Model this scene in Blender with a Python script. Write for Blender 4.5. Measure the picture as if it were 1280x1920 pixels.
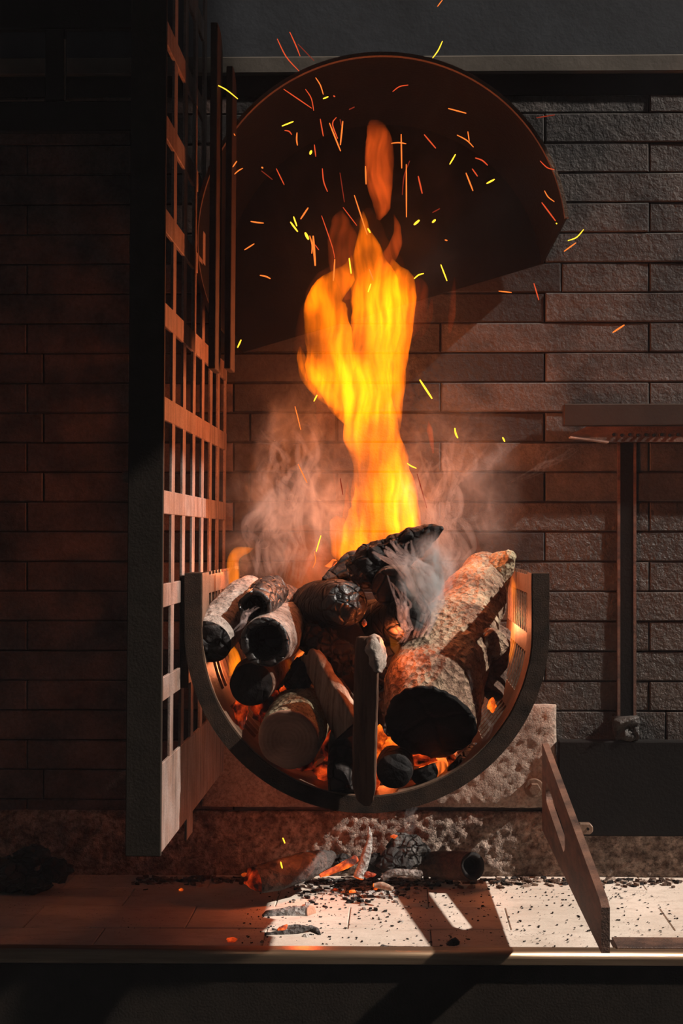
import bpy, bmesh, math, random
from mathutils import Vector, Matrix, noise

S = bpy.context.scene
COL = S.collection
for o in list(bpy.data.objects):
    bpy.data.objects.remove(o)

# ------------------------------------------------------------------ camera
F = 2667.0
YAW = math.radians(0.95)
CX, CY = 750 - F * math.tan(YAW), 1008.0
ZC = 0.732
cam = bpy.data.cameras.new('camera')
cam.sensor_fit = 'VERTICAL'
cam.sensor_height = 36.0
cam.lens = 36.0 * F / 1920.0
cam.shift_x = (640 - CX) / 1920.0
cam.shift_y = (CY - 960) / 1920.0
cam.clip_start = 0.05
camo = bpy.data.objects.new('camera', cam)
COL.objects.link(camo)
camo.location = (0, 0, ZC)
camo.rotation_euler = (math.pi / 2, 0, YAW)
S.camera = camo

# ------------------------------------------------------------------ world, sun, exposure
w = bpy.data.worlds.new('world')
S.world = w
w.use_nodes = True
w.node_tree.nodes['Background'].inputs[0].default_value = (0.90, 0.95, 1.0, 1)
w.node_tree.nodes['Background'].inputs[1].default_value = 0.016
sun = bpy.data.lights.new('sun', 'SUN')
sun.energy = 6.5
sun.angle = math.radians(0.9)
sun.color = (1.0, 0.90, 0.80)
suno = bpy.data.objects.new('sun', sun)
COL.objects.link(suno)
SUN_DIR = Vector((-1.13, 0.22, -1.0)).normalized()
suno.rotation_euler = SUN_DIR.to_track_quat('-Z', 'Y').to_euler()
suno.location = (2.5, 2.0, 3.0)
S.view_settings.view_transform = 'Standard'
S.view_settings.look = 'None'
S.view_settings.gamma = 1.0
S.view_settings.use_curve_mapping = False
S.view_settings.exposure = 0.0
S.cycles.volume_step_rate = 1.0
S.cycles.volume_max_steps = 128
S.cycles.max_bounces = 6
S.cycles.diffuse_bounces = 3
S.cycles.glossy_bounces = 3
S.cycles.transparent_max_bounces = 24
S.cycles.volume_bounces = 0
S.cycles.use_denoising = True


# ------------------------------------------------------------------ helpers
def pt(px, py, D):
    """the point at depth y = D that stands at photograph pixel (px, py)"""
    a, b = px - CX, CY - py
    dx = -math.sin(YAW) * F + math.cos(YAW) * a
    dy = math.cos(YAW) * F + math.sin(YAW) * a
    t = D / dy
    return Vector((dx * t, D, ZC + b * t))


def X(px, D, py=1008):
    return pt(px, py, D).x


def Z(py, D, px=750):
    return pt(px, py, D).z


def tag(o, label=None, cat=None, group=None, kind=None):
    if label: o['label'] = label
    if cat: o['category'] = cat
    if group: o['group'] = group
    if kind: o['kind'] = kind
    return o


def mesh_obj(name, verts, faces, mat=None, parent=None, smooth=False):
    me = bpy.data.meshes.new(name)
    me.from_pydata([tuple(v) for v in verts], [], faces)
    me.validate()
    bm = bmesh.new()
    bm.from_mesh(me)
    bmesh.ops.recalc_face_normals(bm, faces=bm.faces)
    bm.to_mesh(me)
    bm.free()
    if smooth:
        for p in me.polygons: p.use_smooth = True
    if mat: me.materials.append(mat)
    o = bpy.data.objects.new(name, me)
    COL.objects.link(o)
    if parent: o.parent = parent
    return o


def empty(name, loc=(0, 0, 0)):
    o = bpy.data.objects.new(name, None)
    o.empty_display_size = 0.05
    COL.objects.link(o)
    o.location = loc
    return o


def link_mesh(name, me, parent=None, loc=None):
    o = bpy.data.objects.new(name, me)
    COL.objects.link(o)
    if parent: o.parent = parent
    if loc is not None: o.location = loc
    return o


def box_geo(x0, x1, y0, y1, z0, z1):
    v = [(x0, y0, z0), (x1, y0, z0), (x1, y1, z0), (x0, y1, z0), (x0, y0, z1), (x1, y0, z1), (x1, y1, z1), (x0, y1, z1)]
    f = [(0, 3, 2, 1), (4, 5, 6, 7), (0, 1, 5, 4), (1, 2, 6, 5), (2, 3, 7, 6), (3, 0, 4, 7)]
    return v, f


def box(name, x0, x1, y0, y1, z0, z1, mat, parent=None, bevel=0.0, seg=1):
    v, f = box_geo(x0, x1, y0, y1, z0, z1)
    o = mesh_obj(name, v, f, mat, parent)
    if bevel: bevel_mesh(o.data, bevel, seg)
    return o


def bevel_mesh(me, width, seg=1, angle=math.radians(30)):
    bm = bmesh.new()
    bm.from_mesh(me)
    ed = [e for e in bm.edges if len(e.link_faces) == 2 and e.calc_face_angle(0) > angle]
    bmesh.ops.bevel(bm, geom=ed, offset=width, segments=seg, profile=0.5, affect='EDGES', clamp_overlap=True)
    bm.to_mesh(me)
    bm.free()


def join_geo(parts):
    V, Fc = [], []
    for v, f in parts:
        n = len(V)
        V += list(v)
        Fc += [tuple(i + n for i in q) for q in f]
    return V, Fc


def extrude_poly(poly, axis, a0, a1):
    """poly: 2D points; axis 'x': poly is (y,z); 'y': poly is (x,z); 'z': poly is (x,y)"""
    def P(p, a):
        return {'x': (a, p[0], p[1]), 'y': (p[0], a, p[1]), 'z': (p[0], p[1], a)}[axis]
    n = len(poly)
    v = [P(p, a0) for p in poly] + [P(p, a1) for p in poly]
    f = [tuple(range(n)), tuple(range(2 * n - 1, n - 1, -1))]
    f += [(i, (i + 1) % n, n + (i + 1) % n, n + i) for i in range(n)]
    return v, f


def fbm(p, oct=3, seed=0.0):
    q = Vector(p) + Vector((seed * 7.31, seed * 3.77, seed * 11.13))
    s, a = 0.0, 0.5
    for _ in range(oct):
        s += a * noise.noise(q)
        q = q * 2.03
        a *= 0.5
    return s


# ------------------------------------------------------------------ materials
class NT:
    def __init__(self, name):
        self.m = bpy.data.materials.new(name)
        self.m.use_nodes = True
        self.t = self.m.node_tree
        self.t.nodes.clear()
        self.out = self.t.nodes.new('ShaderNodeOutputMaterial')
        self._co = None

    def n(self, kind, ins=None, **kw):
        nd = self.t.nodes.new(kind)
        for k, v in kw.items(): setattr(nd, k, v)
        for k, v in (ins or {}).items():
            self.put(nd.inputs[k], v)
        return nd

    def put(self, sock, v):
        if isinstance(v, bpy.types.NodeSocket): self.t.links.new(v, sock)
        elif isinstance(v, bpy.types.Node): self.t.links.new(v.outputs[0], sock)
        else: sock.default_value = v

    def co(self):
        if not self._co: self._co = self.n('ShaderNodeNewGeometry').outputs['Position']
        return self._co

    def scaled(self, sx, sy, sz, src=None):
        return self.n('ShaderNodeVectorMath', {0: src or self.co(), 1: (sx, sy, sz)}, operation='MULTIPLY').outputs[0]

    def noise(self, scale, detail=4, rough=0.55, src=None, dist=0.0):
        return self.n('ShaderNodeTexNoise', {'Vector': src or self.co(), 'Scale': scale, 'Detail': detail, 'Roughness': rough, 'Distortion': dist}).outputs[0]

    def voro(self, scale, src=None, feature='F1', rnd=1.0):
        return self.n('ShaderNodeTexVoronoi', {'Vector': src or self.co(), 'Scale': scale, 'Randomness': rnd}, feature=feature).outputs[0]

    def ramp(self, fac, stops, interp='LINEAR'):
        r = self.n('ShaderNodeValToRGB', {0: fac})
        r.color_ramp.interpolation = interp
        els = r.color_ramp.elements
        while len(els) < len(stops): els.new(0.5)
        for e, (p, c) in zip(els, stops):
            e.position = p
            e.color = (c, c, c, 1) if isinstance(c, (int, float)) else (*c, 1)
        return r.outputs[0]

    def math(self, op, a, b=0.0, c=None, clamp=False):
        ins = {0: a, 1: b}
        if c is not None: ins[2] = c
        return self.n('ShaderNodeMath', ins, operation=op, use_clamp=clamp).outputs[0]

    def mix(self, fac, a, b, blend='MIX'):
        nd = self.n('ShaderNodeMix', data_type='RGBA', blend_type=blend)
        self.put(nd.inputs[0], fac)
        self.put(nd.inputs[6], (*a, 1) if isinstance(a, tuple) and len(a) == 3 else a)
        self.put(nd.inputs[7], (*b, 1) if isinstance(b, tuple) and len(b) == 3 else b)
        return nd.outputs[2]

    def bump(self, h, strength=0.5, dist=0.01, prev=None):
        ins = {'Height': h, 'Strength': strength, 'Distance': dist}
        if prev: ins['Normal'] = prev
        return self.n('ShaderNodeBump', ins).outputs[0]

    def surf(self, color, rough=0.7, metal=0.0, normal=None, spec=0.4, emit=None, estr=0.0):
        ins = {'Base Color': (*color, 1) if isinstance(color, tuple) and len(color) == 3 else color, 'Roughness': rough, 'Metallic': metal, 'Specular IOR Level': spec}
        if normal: ins['Normal'] = normal
        if emit is not None:
            ins['Emission Color'] = (*emit, 1) if isinstance(emit, tuple) else emit
            ins['Emission Strength'] = estr
        b = self.n('ShaderNodeBsdfPrincipled', ins)
        self.t.links.new(b.outputs[0], self.out.inputs['Surface'])
        return self.m


def m_brick(name, c0, c1, soot, bump=0.5, grain=0.006):
    t = NT(name)
    rnd = t.n('ShaderNodeObjectInfo').outputs['Random']
    col = t.mix(rnd, c0, c1)
    blot = t.ramp(t.noise(7, 5, 0.65), [(0.36, 0.0), (0.62, 1.0)])
    col = t.mix(blot, soot, col)
    fine = t.noise(170, 3, 0.7)
    col = t.mix(t.ramp(fine, [(0.35, 0.55), (0.7, 1.0)]), (0.01, 0.008, 0.007), col)
    h = t.math('ADD', t.math('MULTIPLY', fine, 0.5), t.noise(55, 3, 0.6))
    return t.surf(col, t.ramp(t.noise(90, 2), [(0.3, 0.42), (0.7, 0.85)]), 0, t.bump(h, bump, grain), 0.5)


BRICK = m_brick('sooty_firebrick', (0.016, 0.0095, 0.0088), (0.022, 0.0135, 0.0122), (0.010, 0.0075, 0.007), 0.6, 0.004)
DUSTBRICK = m_brick('dusty_firebrick', (0.10, 0.082, 0.074), (0.135, 0.11, 0.10), (0.030, 0.026, 0.025), 0.7, 0.004)
REDBRICK = m_brick('smoked_red_firebrick', (0.13, 0.076, 0.060), (0.16, 0.095, 0.075), (0.035, 0.022, 0.018), 0.6, 0.004)
CRUST = m_brick('crusted_firebrick', (0.060, 0.038, 0.026), (0.08, 0.05, 0.034), (0.018, 0.013, 0.010), 0.9, 0.007)


def m_flat(name, col, rough=0.8, metal=0.0, bump=0.3, scale=80, vary=0.5, spec=0.4):
    t = NT(name)
    n1 = t.noise(scale, 4, 0.6)
    lo = tuple(c * (1 - vary) for c in col)
    c = t.mix(t.ramp(t.noise(scale * 0.12, 4, 0.6), [(0.3, 0.0), (0.7, 1.0)]), lo, col)
    return t.surf(c, rough, metal, t.bump(n1, bump, 0.003), spec)


JOINT = m_flat('dark_joint', (0.02, 0.016, 0.014), 0.95)
SOOT = m_flat('sooty_black_steel', (0.006, 0.0045, 0.004), 0.8, 0.0, 0.35, 120, 0.5, 0.15)
DARKSTEEL = m_flat('dark_painted_steel', (0.024, 0.018, 0.013), 0.7, 0.0, 0.25, 220, 0.35, 0.15)
BLUEWALL = m_flat('dusty_dark_steel', (0.050, 0.056, 0.066), 0.75, 0.0, 0.2, 60, 0.4, 0.3)
BAND = m_flat('dusty_ledge_steel', (0.17, 0.145, 0.12), 0.75, 0.0, 0.2, 60, 0.4, 0.3)


def m_grate():
    t = NT('rusty_scaled_steel')
    streak = t.noise(1, 4, 0.6, t.scaled(60, 60, 9))
    rust = t.ramp(t.noise(9, 5, 0.65), [(0.38, 0.0), (0.65, 1.0)])
    c = t.mix(rust, (0.34, 0.27, 0.24), (0.25, 0.15, 0.11))
    c = t.mix(t.ramp(streak, [(0.42, 0.0), (0.68, 0.75)]), c, (0.10, 0.065, 0.05))
    c = t.mix(t.ramp(t.noise(300, 2, 0.6), [(0.45, 0.0), (0.75, 0.5)]), c, (0.05, 0.035, 0.03))
    h = t.math('ADD', t.noise(260, 3, 0.7), t.math('MULTIPLY', streak, 0.6))
    return t.surf(c, 0.6, 0.15, t.bump(h, 0.45, 0.002), 0.4)


GRATE = m_grate()


def m_ringsteel():
    t = NT('burnt_basket_steel')
    c = t.mix(t.ramp(t.noise(30, 5, 0.7), [(0.35, 0.0), (0.7, 1.0)]), (0.022, 0.015, 0.011), (0.060, 0.034, 0.022))
    return t.surf(c, 0.6, 0.0, t.bump(t.noise(420, 3, 0.7), 0.6, 0.002), 0.15)


RING = m_ringsteel()
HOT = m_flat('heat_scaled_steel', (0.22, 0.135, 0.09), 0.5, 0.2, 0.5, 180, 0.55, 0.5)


def m_plate():
    t = NT('worn_rust_plate')
    c = t.mix(t.ramp(t.noise(1, 5, 0.65, t.scaled(12, 12, 40)), [(0.35, 0.0), (0.68, 1.0)]), (0.05, 0.03, 0.024), (0.20, 0.105, 0.07))
    return t.surf(c, 0.55, 0.1, t.bump(t.noise(260, 3, 0.7), 0.5, 0.003), 0.45)


PLATE = m_plate()


def m_rough():
    t = NT('rough_refractory')
    c = t.mix(t.ramp(t.noise(6, 5, 0.6), [(0.35, 0.0), (0.65, 1.0)]), (0.26, 0.185, 0.145), (0.50, 0.39, 0.32))
    c = t.mix(t.ramp(t.noise(150, 3, 0.7), [(0.40, 0.0), (0.70, 0.7)]), c, (0.10, 0.07, 0.055))
    return t.surf(c, 0.9, 0, t.bump(t.noise(140, 4, 0.7), 0.7, 0.006), 0.2)


ROUGH = m_rough()


def m_rubble():
    t = NT('pitted_kerb_stone')
    c = t.mix(t.ramp(t.noise(28, 5, 0.65), [(0.36, 0.0), (0.64, 1.0)]), (0.20, 0.135, 0.105), (0.58, 0.45, 0.37))
    c = t.mix(t.ramp(t.noise(90, 3, 0.7), [(0.40, 0.0), (0.66, 0.85)]), c, (0.06, 0.04, 0.032))
    return t.surf(c, 0.9, 0, t.bump(t.noise(85, 4, 0.7), 1.0, 0.012), 0.2)


RUBBLE = m_rubble()


def m_floor():
    t = NT('ashy_hearth_tile')
    c = t.mix(t.ramp(t.noise(5, 5, 0.6), [(0.35, 0.0), (0.65, 1.0)]), (0.50, 0.415, 0.345), (0.66, 0.565, 0.485))
    c = t.mix(t.ramp(t.noise(1, 5, 0.7, t.scaled(18, 45, 30)), [(0.5, 0.0), (0.75, 0.55)]), c, (0.30, 0.22, 0.17))
    v = t.voro(120)
    sp = t.math('MULTIPLY', t.math('LESS_THAN', v, 0.16), t.ramp(t.noise(9, 3), [(0.45, 0.0), (0.6, 1.0)]))
    c = t.mix(sp, c, (0.05, 0.035, 0.03))
    return t.surf(c, 0.75, 0, t.bump(t.noise(160, 4, 0.6), 0.25, 0.003), 0.35)


FLOOR = m_floor()


def m_lip():
    t = NT('worn_lip_steel')
    c = t.mix(t.ramp(t.noise(1, 4, 0.6, t.scaled(4, 90, 90)), [(0.35, 0.0), (0.7, 1.0)]), (0.42, 0.27, 0.17), (0.62, 0.42, 0.27))  # orange cast in the steel stands in for the fire's reflection
    return t.surf(c, 0.36, 0.9, t.bump(t.noise(1, 3, 0.6, t.scaled(20, 400, 400)), 0.12, 0.002), 0.5)


LIP = m_lip()


def m_char(name, c0, c1, gloss=0.42, scale=28, bump=0.8, glow=0.0):
    t = NT(name)
    w = t.noise(40, 4, 0.6)
    src = t.n('ShaderNodeVectorMath', {0: t.co(), 1: t.n('ShaderNodeVectorMath', {0: t.n('ShaderNodeTexNoise', {'Vector': t.co(), 'Scale': 20.0}).outputs[1], 1: (0.02, 0.02, 0.02)}, operation='MULTIPLY').outputs[0]}, operation='ADD').outputs[0]
    crack = t.voro(scale, src, 'DISTANCE_TO_EDGE')
    cr = t.ramp(crack, [(0.0, 0.0), (0.12, 1.0)])
    c = t.mix(t.ramp(t.noise(16, 5, 0.65), [(0.40, 0.0), (0.72, 1.0)]), c0, c1)
    c = t.mix(cr, tuple(x * 0.3 for x in c0), c)
    h = t.math('ADD', t.math('MULTIPLY', cr, 0.5), w)
    nrm = t.bump(h, bump, 0.011)
    if glow:
        g = t.math('MULTIPLY', t.math('SUBTRACT', 1.0, t.ramp(crack, [(0.0, 0.0), (0.3, 1.0)])), t.ramp(t.noise(12, 3), [(0.4, 0.0), (0.62, 1.0)]))
        return t.surf(c, gloss, 0, nrm, 0.5, (1.0, 0.16, 0.02), t.math('MULTIPLY', g, glow))
    return t.surf(c, gloss, 0, nrm, 0.5 if gloss < 0.5 else 0.15)


CHAR = m_char('charred_wood', (0.014, 0.012, 0.012), (0.045, 0.036, 0.033), 0.6, 34, 0.6)
CHARGLOSS = m_char('glossy_charcoal', (0.015, 0.013, 0.013), (0.09, 0.082, 0.078), 0.42, 40, 0.7)
CHAREND = m_char('burnt_black_end', (0.008, 0.007, 0.007), (0.016, 0.013, 0.012), 0.7, 16, 0.5)
EMBERLOG = m_char('glowing_charred_wood', (0.02, 0.016, 0.014), (0.06, 0.04, 0.03), 0.6, 26, 0.9, 3.0)


def m_bark(name, dark, mid, light, bump=1.0, sc=1.0, rough=0.85):
    t = NT(name)
    a = t.noise(60 * sc, 5, 0.7)
    b = t.voro(75 * sc, None, 'F1')
    c = t.mix(t.ramp(a, [(0.38, 0.0), (0.66, 1.0)]), dark, mid)
    c = t.mix(t.ramp(t.noise(10 * sc, 4, 0.6), [(0.42, 0.0), (0.68, 1.0)]), c, light)
    c = t.mix(t.ramp(t.noise(190 * sc, 2, 0.7), [(0.50, 0.0), (0.72, 0.8)]), c, tuple(x * 0.3 for x in dark))
    h = t.math('ADD', a, t.math('MULTIPLY', b, 0.8))
    return t.surf(c, rough, 0, t.bump(h, bump, 0.014), 0.25)


BARK = m_bark('scorched_flaky_bark', (0.085, 0.042, 0.026), (0.34, 0.22, 0.15), (0.55, 0.42, 0.28))
BROWNBARK = m_bark('scorched_brown_bark', (0.05, 0.028, 0.02), (0.15, 0.085, 0.06), (0.20, 0.12, 0.085))
PALEBARK = m_bark('pale_lichen_bark', (0.16, 0.10, 0.06), (0.42, 0.32, 0.20), (0.66, 0.56, 0.36), 0.9, 1.4)
GREYWOOD = m_bark('grey_weathered_log', (0.10, 0.075, 0.062), (0.27, 0.22, 0.19), (0.40, 0.34, 0.30), 0.6, 0.7)


def m_grain(name, dark, light, axis=(90, 90, 10), bump=0.5):
    t = NT(name)
    co = t.n('ShaderNodeTexCoord').outputs['Object']
    g = t.noise(1, 5, 0.65, t.scaled(*axis, src=co), 0.4)
    c = t.mix(t.ramp(g, [(0.33, 0.0), (0.68, 1.0)]), dark, light)
    return t.surf(c, 0.75, 0, t.bump(g, bump, 0.006), 0.3)


SPLIT = m_grain('split_wood_grain', (0.16, 0.09, 0.06), (0.48, 0.34, 0.25))
SCORCH = m_grain('scorched_split_wood', (0.07, 0.034, 0.022), (0.20, 0.10, 0.06), (60, 60, 8), 0.5)
PALEEND = m_grain('pale_broken_wood', (0.20, 0.15, 0.12), (0.42, 0.35, 0.30), (70, 70, 70), 0.8)


def m_sawn(center, axis_hint=None):
    t = NT('sawn_log_end')
    co = t.n('ShaderNodeTexCoord').outputs['Object']
    d = t.n('ShaderNodeVectorMath', {0: co}, operation='LENGTH').outputs['Value']
    wob = t.math('ADD', t.math('MULTIPLY', d, 900.0), t.math('MULTIPLY', t.noise(25, 3, 0.5), 9.0))
    ring = t.math('SINE', wob)
    c = t.mix(t.ramp(ring, [(0.0, 0.0), (1.0, 0.22)]), (0.46, 0.23, 0.15), (0.60, 0.32, 0.21))  # wood reddened to stand in for firelight on the end face
    c = t.mix(t.ramp(t.noise(1, 4, 0.6, t.scaled(14, 14, 70, src=co)), [(0.5, 0.0), (0.75, 0.5)]), c, (0.11, 0.06, 0.045))
    c = t.mix(t.ramp(t.noise(12, 4, 0.6), [(0.4, 0.0), (0.7, 0.7)]), c, (0.12, 0.065, 0.045))
    return t.surf(c, 0.75, 0, t.bump(t.math('ADD', t.math('MULTIPLY', ring, 0.3), t.noise(120, 3)), 0.25, 0.002), 0.3)


SAWN = m_sawn(None)
ASH = m_bark('white_ash', (0.20, 0.17, 0.155), (0.50, 0.45, 0.42), (0.75, 0.70, 0.66), 0.8, 1.6)
ASHCHIP = m_flat('ash_chip', (0.5, 0.44, 0.40), 0.9, 0, 0.4, 200, 0.8)


def m_ember(name, hot, strength, dark=(0.03, 0.02, 0.018), t0=0.38, t1=0.62, scale=26):
    t = NT(name)
    g = t.ramp(t.noise(scale, 4, 0.6), [(t0, 0.0), (t1, 1.0)])
    c = t.mix(g, dark, (0.25, 0.06, 0.03))
    e = t.mix(g, (0.7, 0.03, 0.004), hot)
    return t.surf(c, 0.8, 0, t.bump(t.noise(120, 4), 0.6, 0.005), 0.3, e, t.math('MULTIPLY', t.math('POWER', g, 1.6), strength))


EMBER = m_ember('glowing_ember', (1.0, 0.10, 0.012), 1.0, t0=0.40, t1=0.66)
EMBERHOT = m_ember('hot_ember', (1.0, 0.17, 0.012), 1.7, t0=0.36, t1=0.62)
EMBERDIM = m_ember('dim_ember', (1.0, 0.09, 0.01), 1.0, (0.05, 0.03, 0.025), 0.42, 0.7)


def m_spark(name, col, st):
    t = NT(name)
    e = t.n('ShaderNodeEmission', {'Color': (*col, 1), 'Strength': st})
    t.t.links.new(e.outputs[0], t.out.inputs['Surface'])
    return t.m


SPARK = {'yellow': m_spark('yellow_spark', (1.0, 0.60, 0.03), 2.2), 'orange': m_spark('orange_spark', (1.0, 0.20, 0.03), 1.3),
         'red': m_spark('red_spark', (1.0, 0.11, 0.03), 0.75), 'faint red': m_spark('faint_red_spark', (1.0, 0.10, 0.04), 0.22)}


def m_flame(name, col, st, streak=(70, 70, 7), lo=0.40, hi=0.60, floor=0.25, rate=1.0):
    """glowing gas: light per metre, streaked along the rise; a barely emitting skin marks where the gas ends"""
    t = NT(name)
    warp = t.n('ShaderNodeTexNoise', {'Vector': t.co(), 'Scale': 9.0, 'Detail': 2.0}).outputs[1]
    src = t.n('ShaderNodeVectorMath', {0: t.co(), 1: t.n('ShaderNodeVectorMath', {0: warp, 1: (0.05, 0.05, 0.05)}, operation='MULTIPLY').outputs[0]}, operation='ADD').outputs[0]
    g = t.noise(1, 2, 0.5, t.scaled(*streak, src=src))
    g = t.ramp(g, [(lo, floor), (hi, 1.0)])
    b = t.ramp(t.noise(11, 1, 0.5, t.scaled(1, 1, 0.55, src=src)), [(0.36, 0.15), (0.52, 1.0)])
    s = t.math('MULTIPLY', t.math('MULTIPLY', g, b), st)
    e = t.n('ShaderNodeEmission', {'Color': (*col, 1), 'Strength': s})
    t.t.links.new(e.outputs[0], t.out.inputs['Volume'])
    skin = t.n('ShaderNodeMixShader', {0: 0.02, 1: t.n('ShaderNodeBsdfTransparent'), 2: t.n('ShaderNodeEmission', {'Color': (*col, 1), 'Strength': 0.3})})
    t.t.links.new(skin.outputs[0], t.out.inputs['Surface'])
    t.m.cycles.volume_step_rate = rate
    return t.m


FLAME = m_flame('yellow_flame', (1.0, 0.172, 0.001), 100, rate=0.8)
FLAMERED = m_flame('red_flame', (1.0, 0.12, 0.012), 34, rate=0.8)
FLAMEDIM = m_flame('thin_red_flame', (1.0, 0.12, 0.015), 9, rate=1.0)
FLAMESMALL = m_flame('small_yellow_flame', (1.0, 0.22, 0.004), 110, (60, 60, 14), floor=0.5, rate=1.0)


def m_smoke(name, dens, scale, lo, hi, stretch=(1, 1, 0.7), col=(0.9, 0.88, 0.86), rate=0.5, warp=0.06, detail=3, fall=None, ridge=True):
    t = NT(name)
    obj = t.n('ShaderNodeTexCoord').outputs['Object']
    wn = t.n('ShaderNodeTexNoise', {'Vector': t.co(), 'Scale': scale * 0.7, 'Detail': 1.0}).outputs[1]
    src = t.n('ShaderNodeVectorMath', {0: t.co(), 1: t.n('ShaderNodeVectorMath', {0: wn, 1: (warp,) * 3}, operation='MULTIPLY').outputs[0]}, operation='ADD').outputs[0]
    g = t.noise(scale, detail, 0.6, t.scaled(*stretch, src=src), 0.6)
    d = t.ramp(g, [(lo, 0.0), (hi, 1.0)])
    if ridge:
        r = t.math('SUBTRACT', 1.0, t.math('MULTIPLY', t.math('ABSOLUTE', t.math('SUBTRACT', t.noise(scale * 1.6, 1, 0.5, t.scaled(*stretch, src=src), 1.0), 0.5)), 9.0), clamp=True)
        d = t.math('MULTIPLY', d, t.math('ADD', t.math('MULTIPLY', t.math('POWER', r, 2.0), 1.2), 0.45))
    if fall:
        # thins out towards the edge of the cloud, in the cloud's own ellipsoid coordinates
        ln = t.n('ShaderNodeVectorMath', {0: obj}, operation='LENGTH').outputs['Value']
        d = t.math('MULTIPLY', d, t.ramp(ln, [(fall, 1.0), (1.0, 0.0)], 'EASE'))
    v = t.n('ShaderNodeVolumeScatter', {'Color': (*col, 1), 'Density': t.math('MULTIPLY', d, dens), 'Anisotropy': 0.15})
    t.t.links.new(v.outputs[0], t.out.inputs['Volume'])
    t.m.cycles.volume_step_rate = rate
    return t.m


# ------------------------------------------------------------------ the back wall and its bricks
D_WALL = 3.09
WX0, WX1 = X(-180, D_WALL), X(1460, D_WALL)
wall = box('wall_back', WX0, WX1, D_WALL + 0.008, D_WALL + 0.10, -0.15, Z(-250, D_WALL), JOINT)
tag(wall, 'soot-blackened firebrick wall at the back of the hearth', 'wall', kind='structure')
rng = random.Random(4)
row_h = (Z(604.0, D_WALL) - Z(660.0, D_WALL))
brick_len = X(1217, D_WALL) - X(826, D_WALL)
z_top = Z(178, D_WALL)
z_row0 = Z(717, D_WALL)            # this row and every second one have a joint at x = 1217
JX = X(1217, D_WALL)
bm0 = None
brick_meshes = {}


def brick_mesh(w_, h_, mat, k):
    key = (round(w_, 3), round(h_, 3), mat.name, k)
    if key in brick_meshes: return brick_meshes[key]
    r2 = random.Random(hash((round(w_, 3), k)) & 0xffff)
    nx = 6
    v, f = [], []
    # front grid with rounded, slightly uneven arrises, then sides going back
    xs = [0, 0.002] + [w_ * i / nx for i in range(1, nx)] + [w_ - 0.002, w_]
    zs = [0, 0.002, h_ * 0.5, h_ - 0.002, h_]
    for j, z_ in enumerate(zs):
        for i, x_ in enumerate(xs):
            e = (i in (0, len(xs) - 1)) or (j in (0, len(zs) - 1))
            v.append((x_, (0.0022 + r2.uniform(0, 0.0015)) if e else r2.uniform(0, 0.0012), z_ + (r2.uniform(-0.0007, 0.0007) if e else 0)))
    nX = len(xs)
    for j in range(len(zs) - 1):
        for i in range(nX - 1):
            f.append((j * nX + i, j * nX + i + 1, (j + 1) * nX + i + 1, (j + 1) * nX + i))
    n = len(v)
    v += [(0, 0.03, 0), (w_, 0.03, 0), (w_, 0.03, h_), (0, 0.03, h_)]
    f.append((0, n, n + 1, nX - 1) + tuple(range(nX - 2, 0, -1)))
    top = [(len(zs) - 1) * nX + i for i in range(nX)]
    f.append(tuple(top) + (n + 2, n + 3))
    f.append(tuple(j * nX for j in range(len(zs))) + (n + 3, n))
    f.append(tuple(j * nX + nX - 1 for j in range(len(zs) - 1, -1, -1)) + (n + 1, n + 2))
    me = bpy.data.meshes.new('brick')
    me.from_pydata(v, [], f)
    me.materials.append(mat)
    pass
    brick_meshes[key] = me
    return me


k = int(math.ceil((z_top - z_row0) / row_h)) + 1
row = k
while True:
    zt = z_row0 + row * row_h
    zb = zt - row_h
    if zt < 0.0: break
    if zb < z_top - 0.01:
        ztop = min(zt, z_top)
        off = 0 if row % 2 == 0 else brick_len / 2
        x = JX + off - 5 * brick_len
        while x < WX1:
            x1 = x + brick_len
            pieces = [(x, x1)]
            if rng.random() < 0.16: pieces = [(x, x + brick_len * 0.58), (x + brick_len * 0.58, x1)]
            for a, b in pieces:
                a2, b2 = max(a, WX0), min(b, WX1)
                if b2 - a2 < 0.03: continue
                xc, zc_ = (a2 + b2) / 2, (ztop + zb) / 2
                crust = xc > X(860, D_WALL) and zc_ < Z(935, D_WALL)
                g = 0.0016
                me = brick_mesh(b2 - a2 - 2 * g, ztop - max(zb, 0.001) - 2 * g, CRUST if crust else DUSTBRICK if xc > X(985, D_WALL) else REDBRICK if xc < X(300, D_WALL) else BRICK, rng.randrange(4))
                o = link_mesh('brick', me, wall, (a2 + g, D_WALL + rng.uniform(-0.0008, 0.0018), max(zb, 0.001) + g))
                o.rotation_euler = (0, 0, rng.uniform(-0.004, 0.004))
            x = x1
    row -= 1

# unseen sheet and box added beside the hearth to block part of the sun
cb = box('sun_blocker_high', 1.02, 1.06, 1.9, 2.80, 2.14, 5.0, SOOT)
tag(cb, 'unseen steel sheet added beside the hearth to block the sun', 'sun blocker', kind='structure')
cb = box('sun_blocker_low', 1.00, 1.04, 2.60, 2.86, 1.66, 2.06, SOOT)  # second unseen piece, added to keep sun off the wall past the grate
tag(cb, 'unseen steel box added beside the hearth to block the sun', 'bracket', kind='structure')

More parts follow.
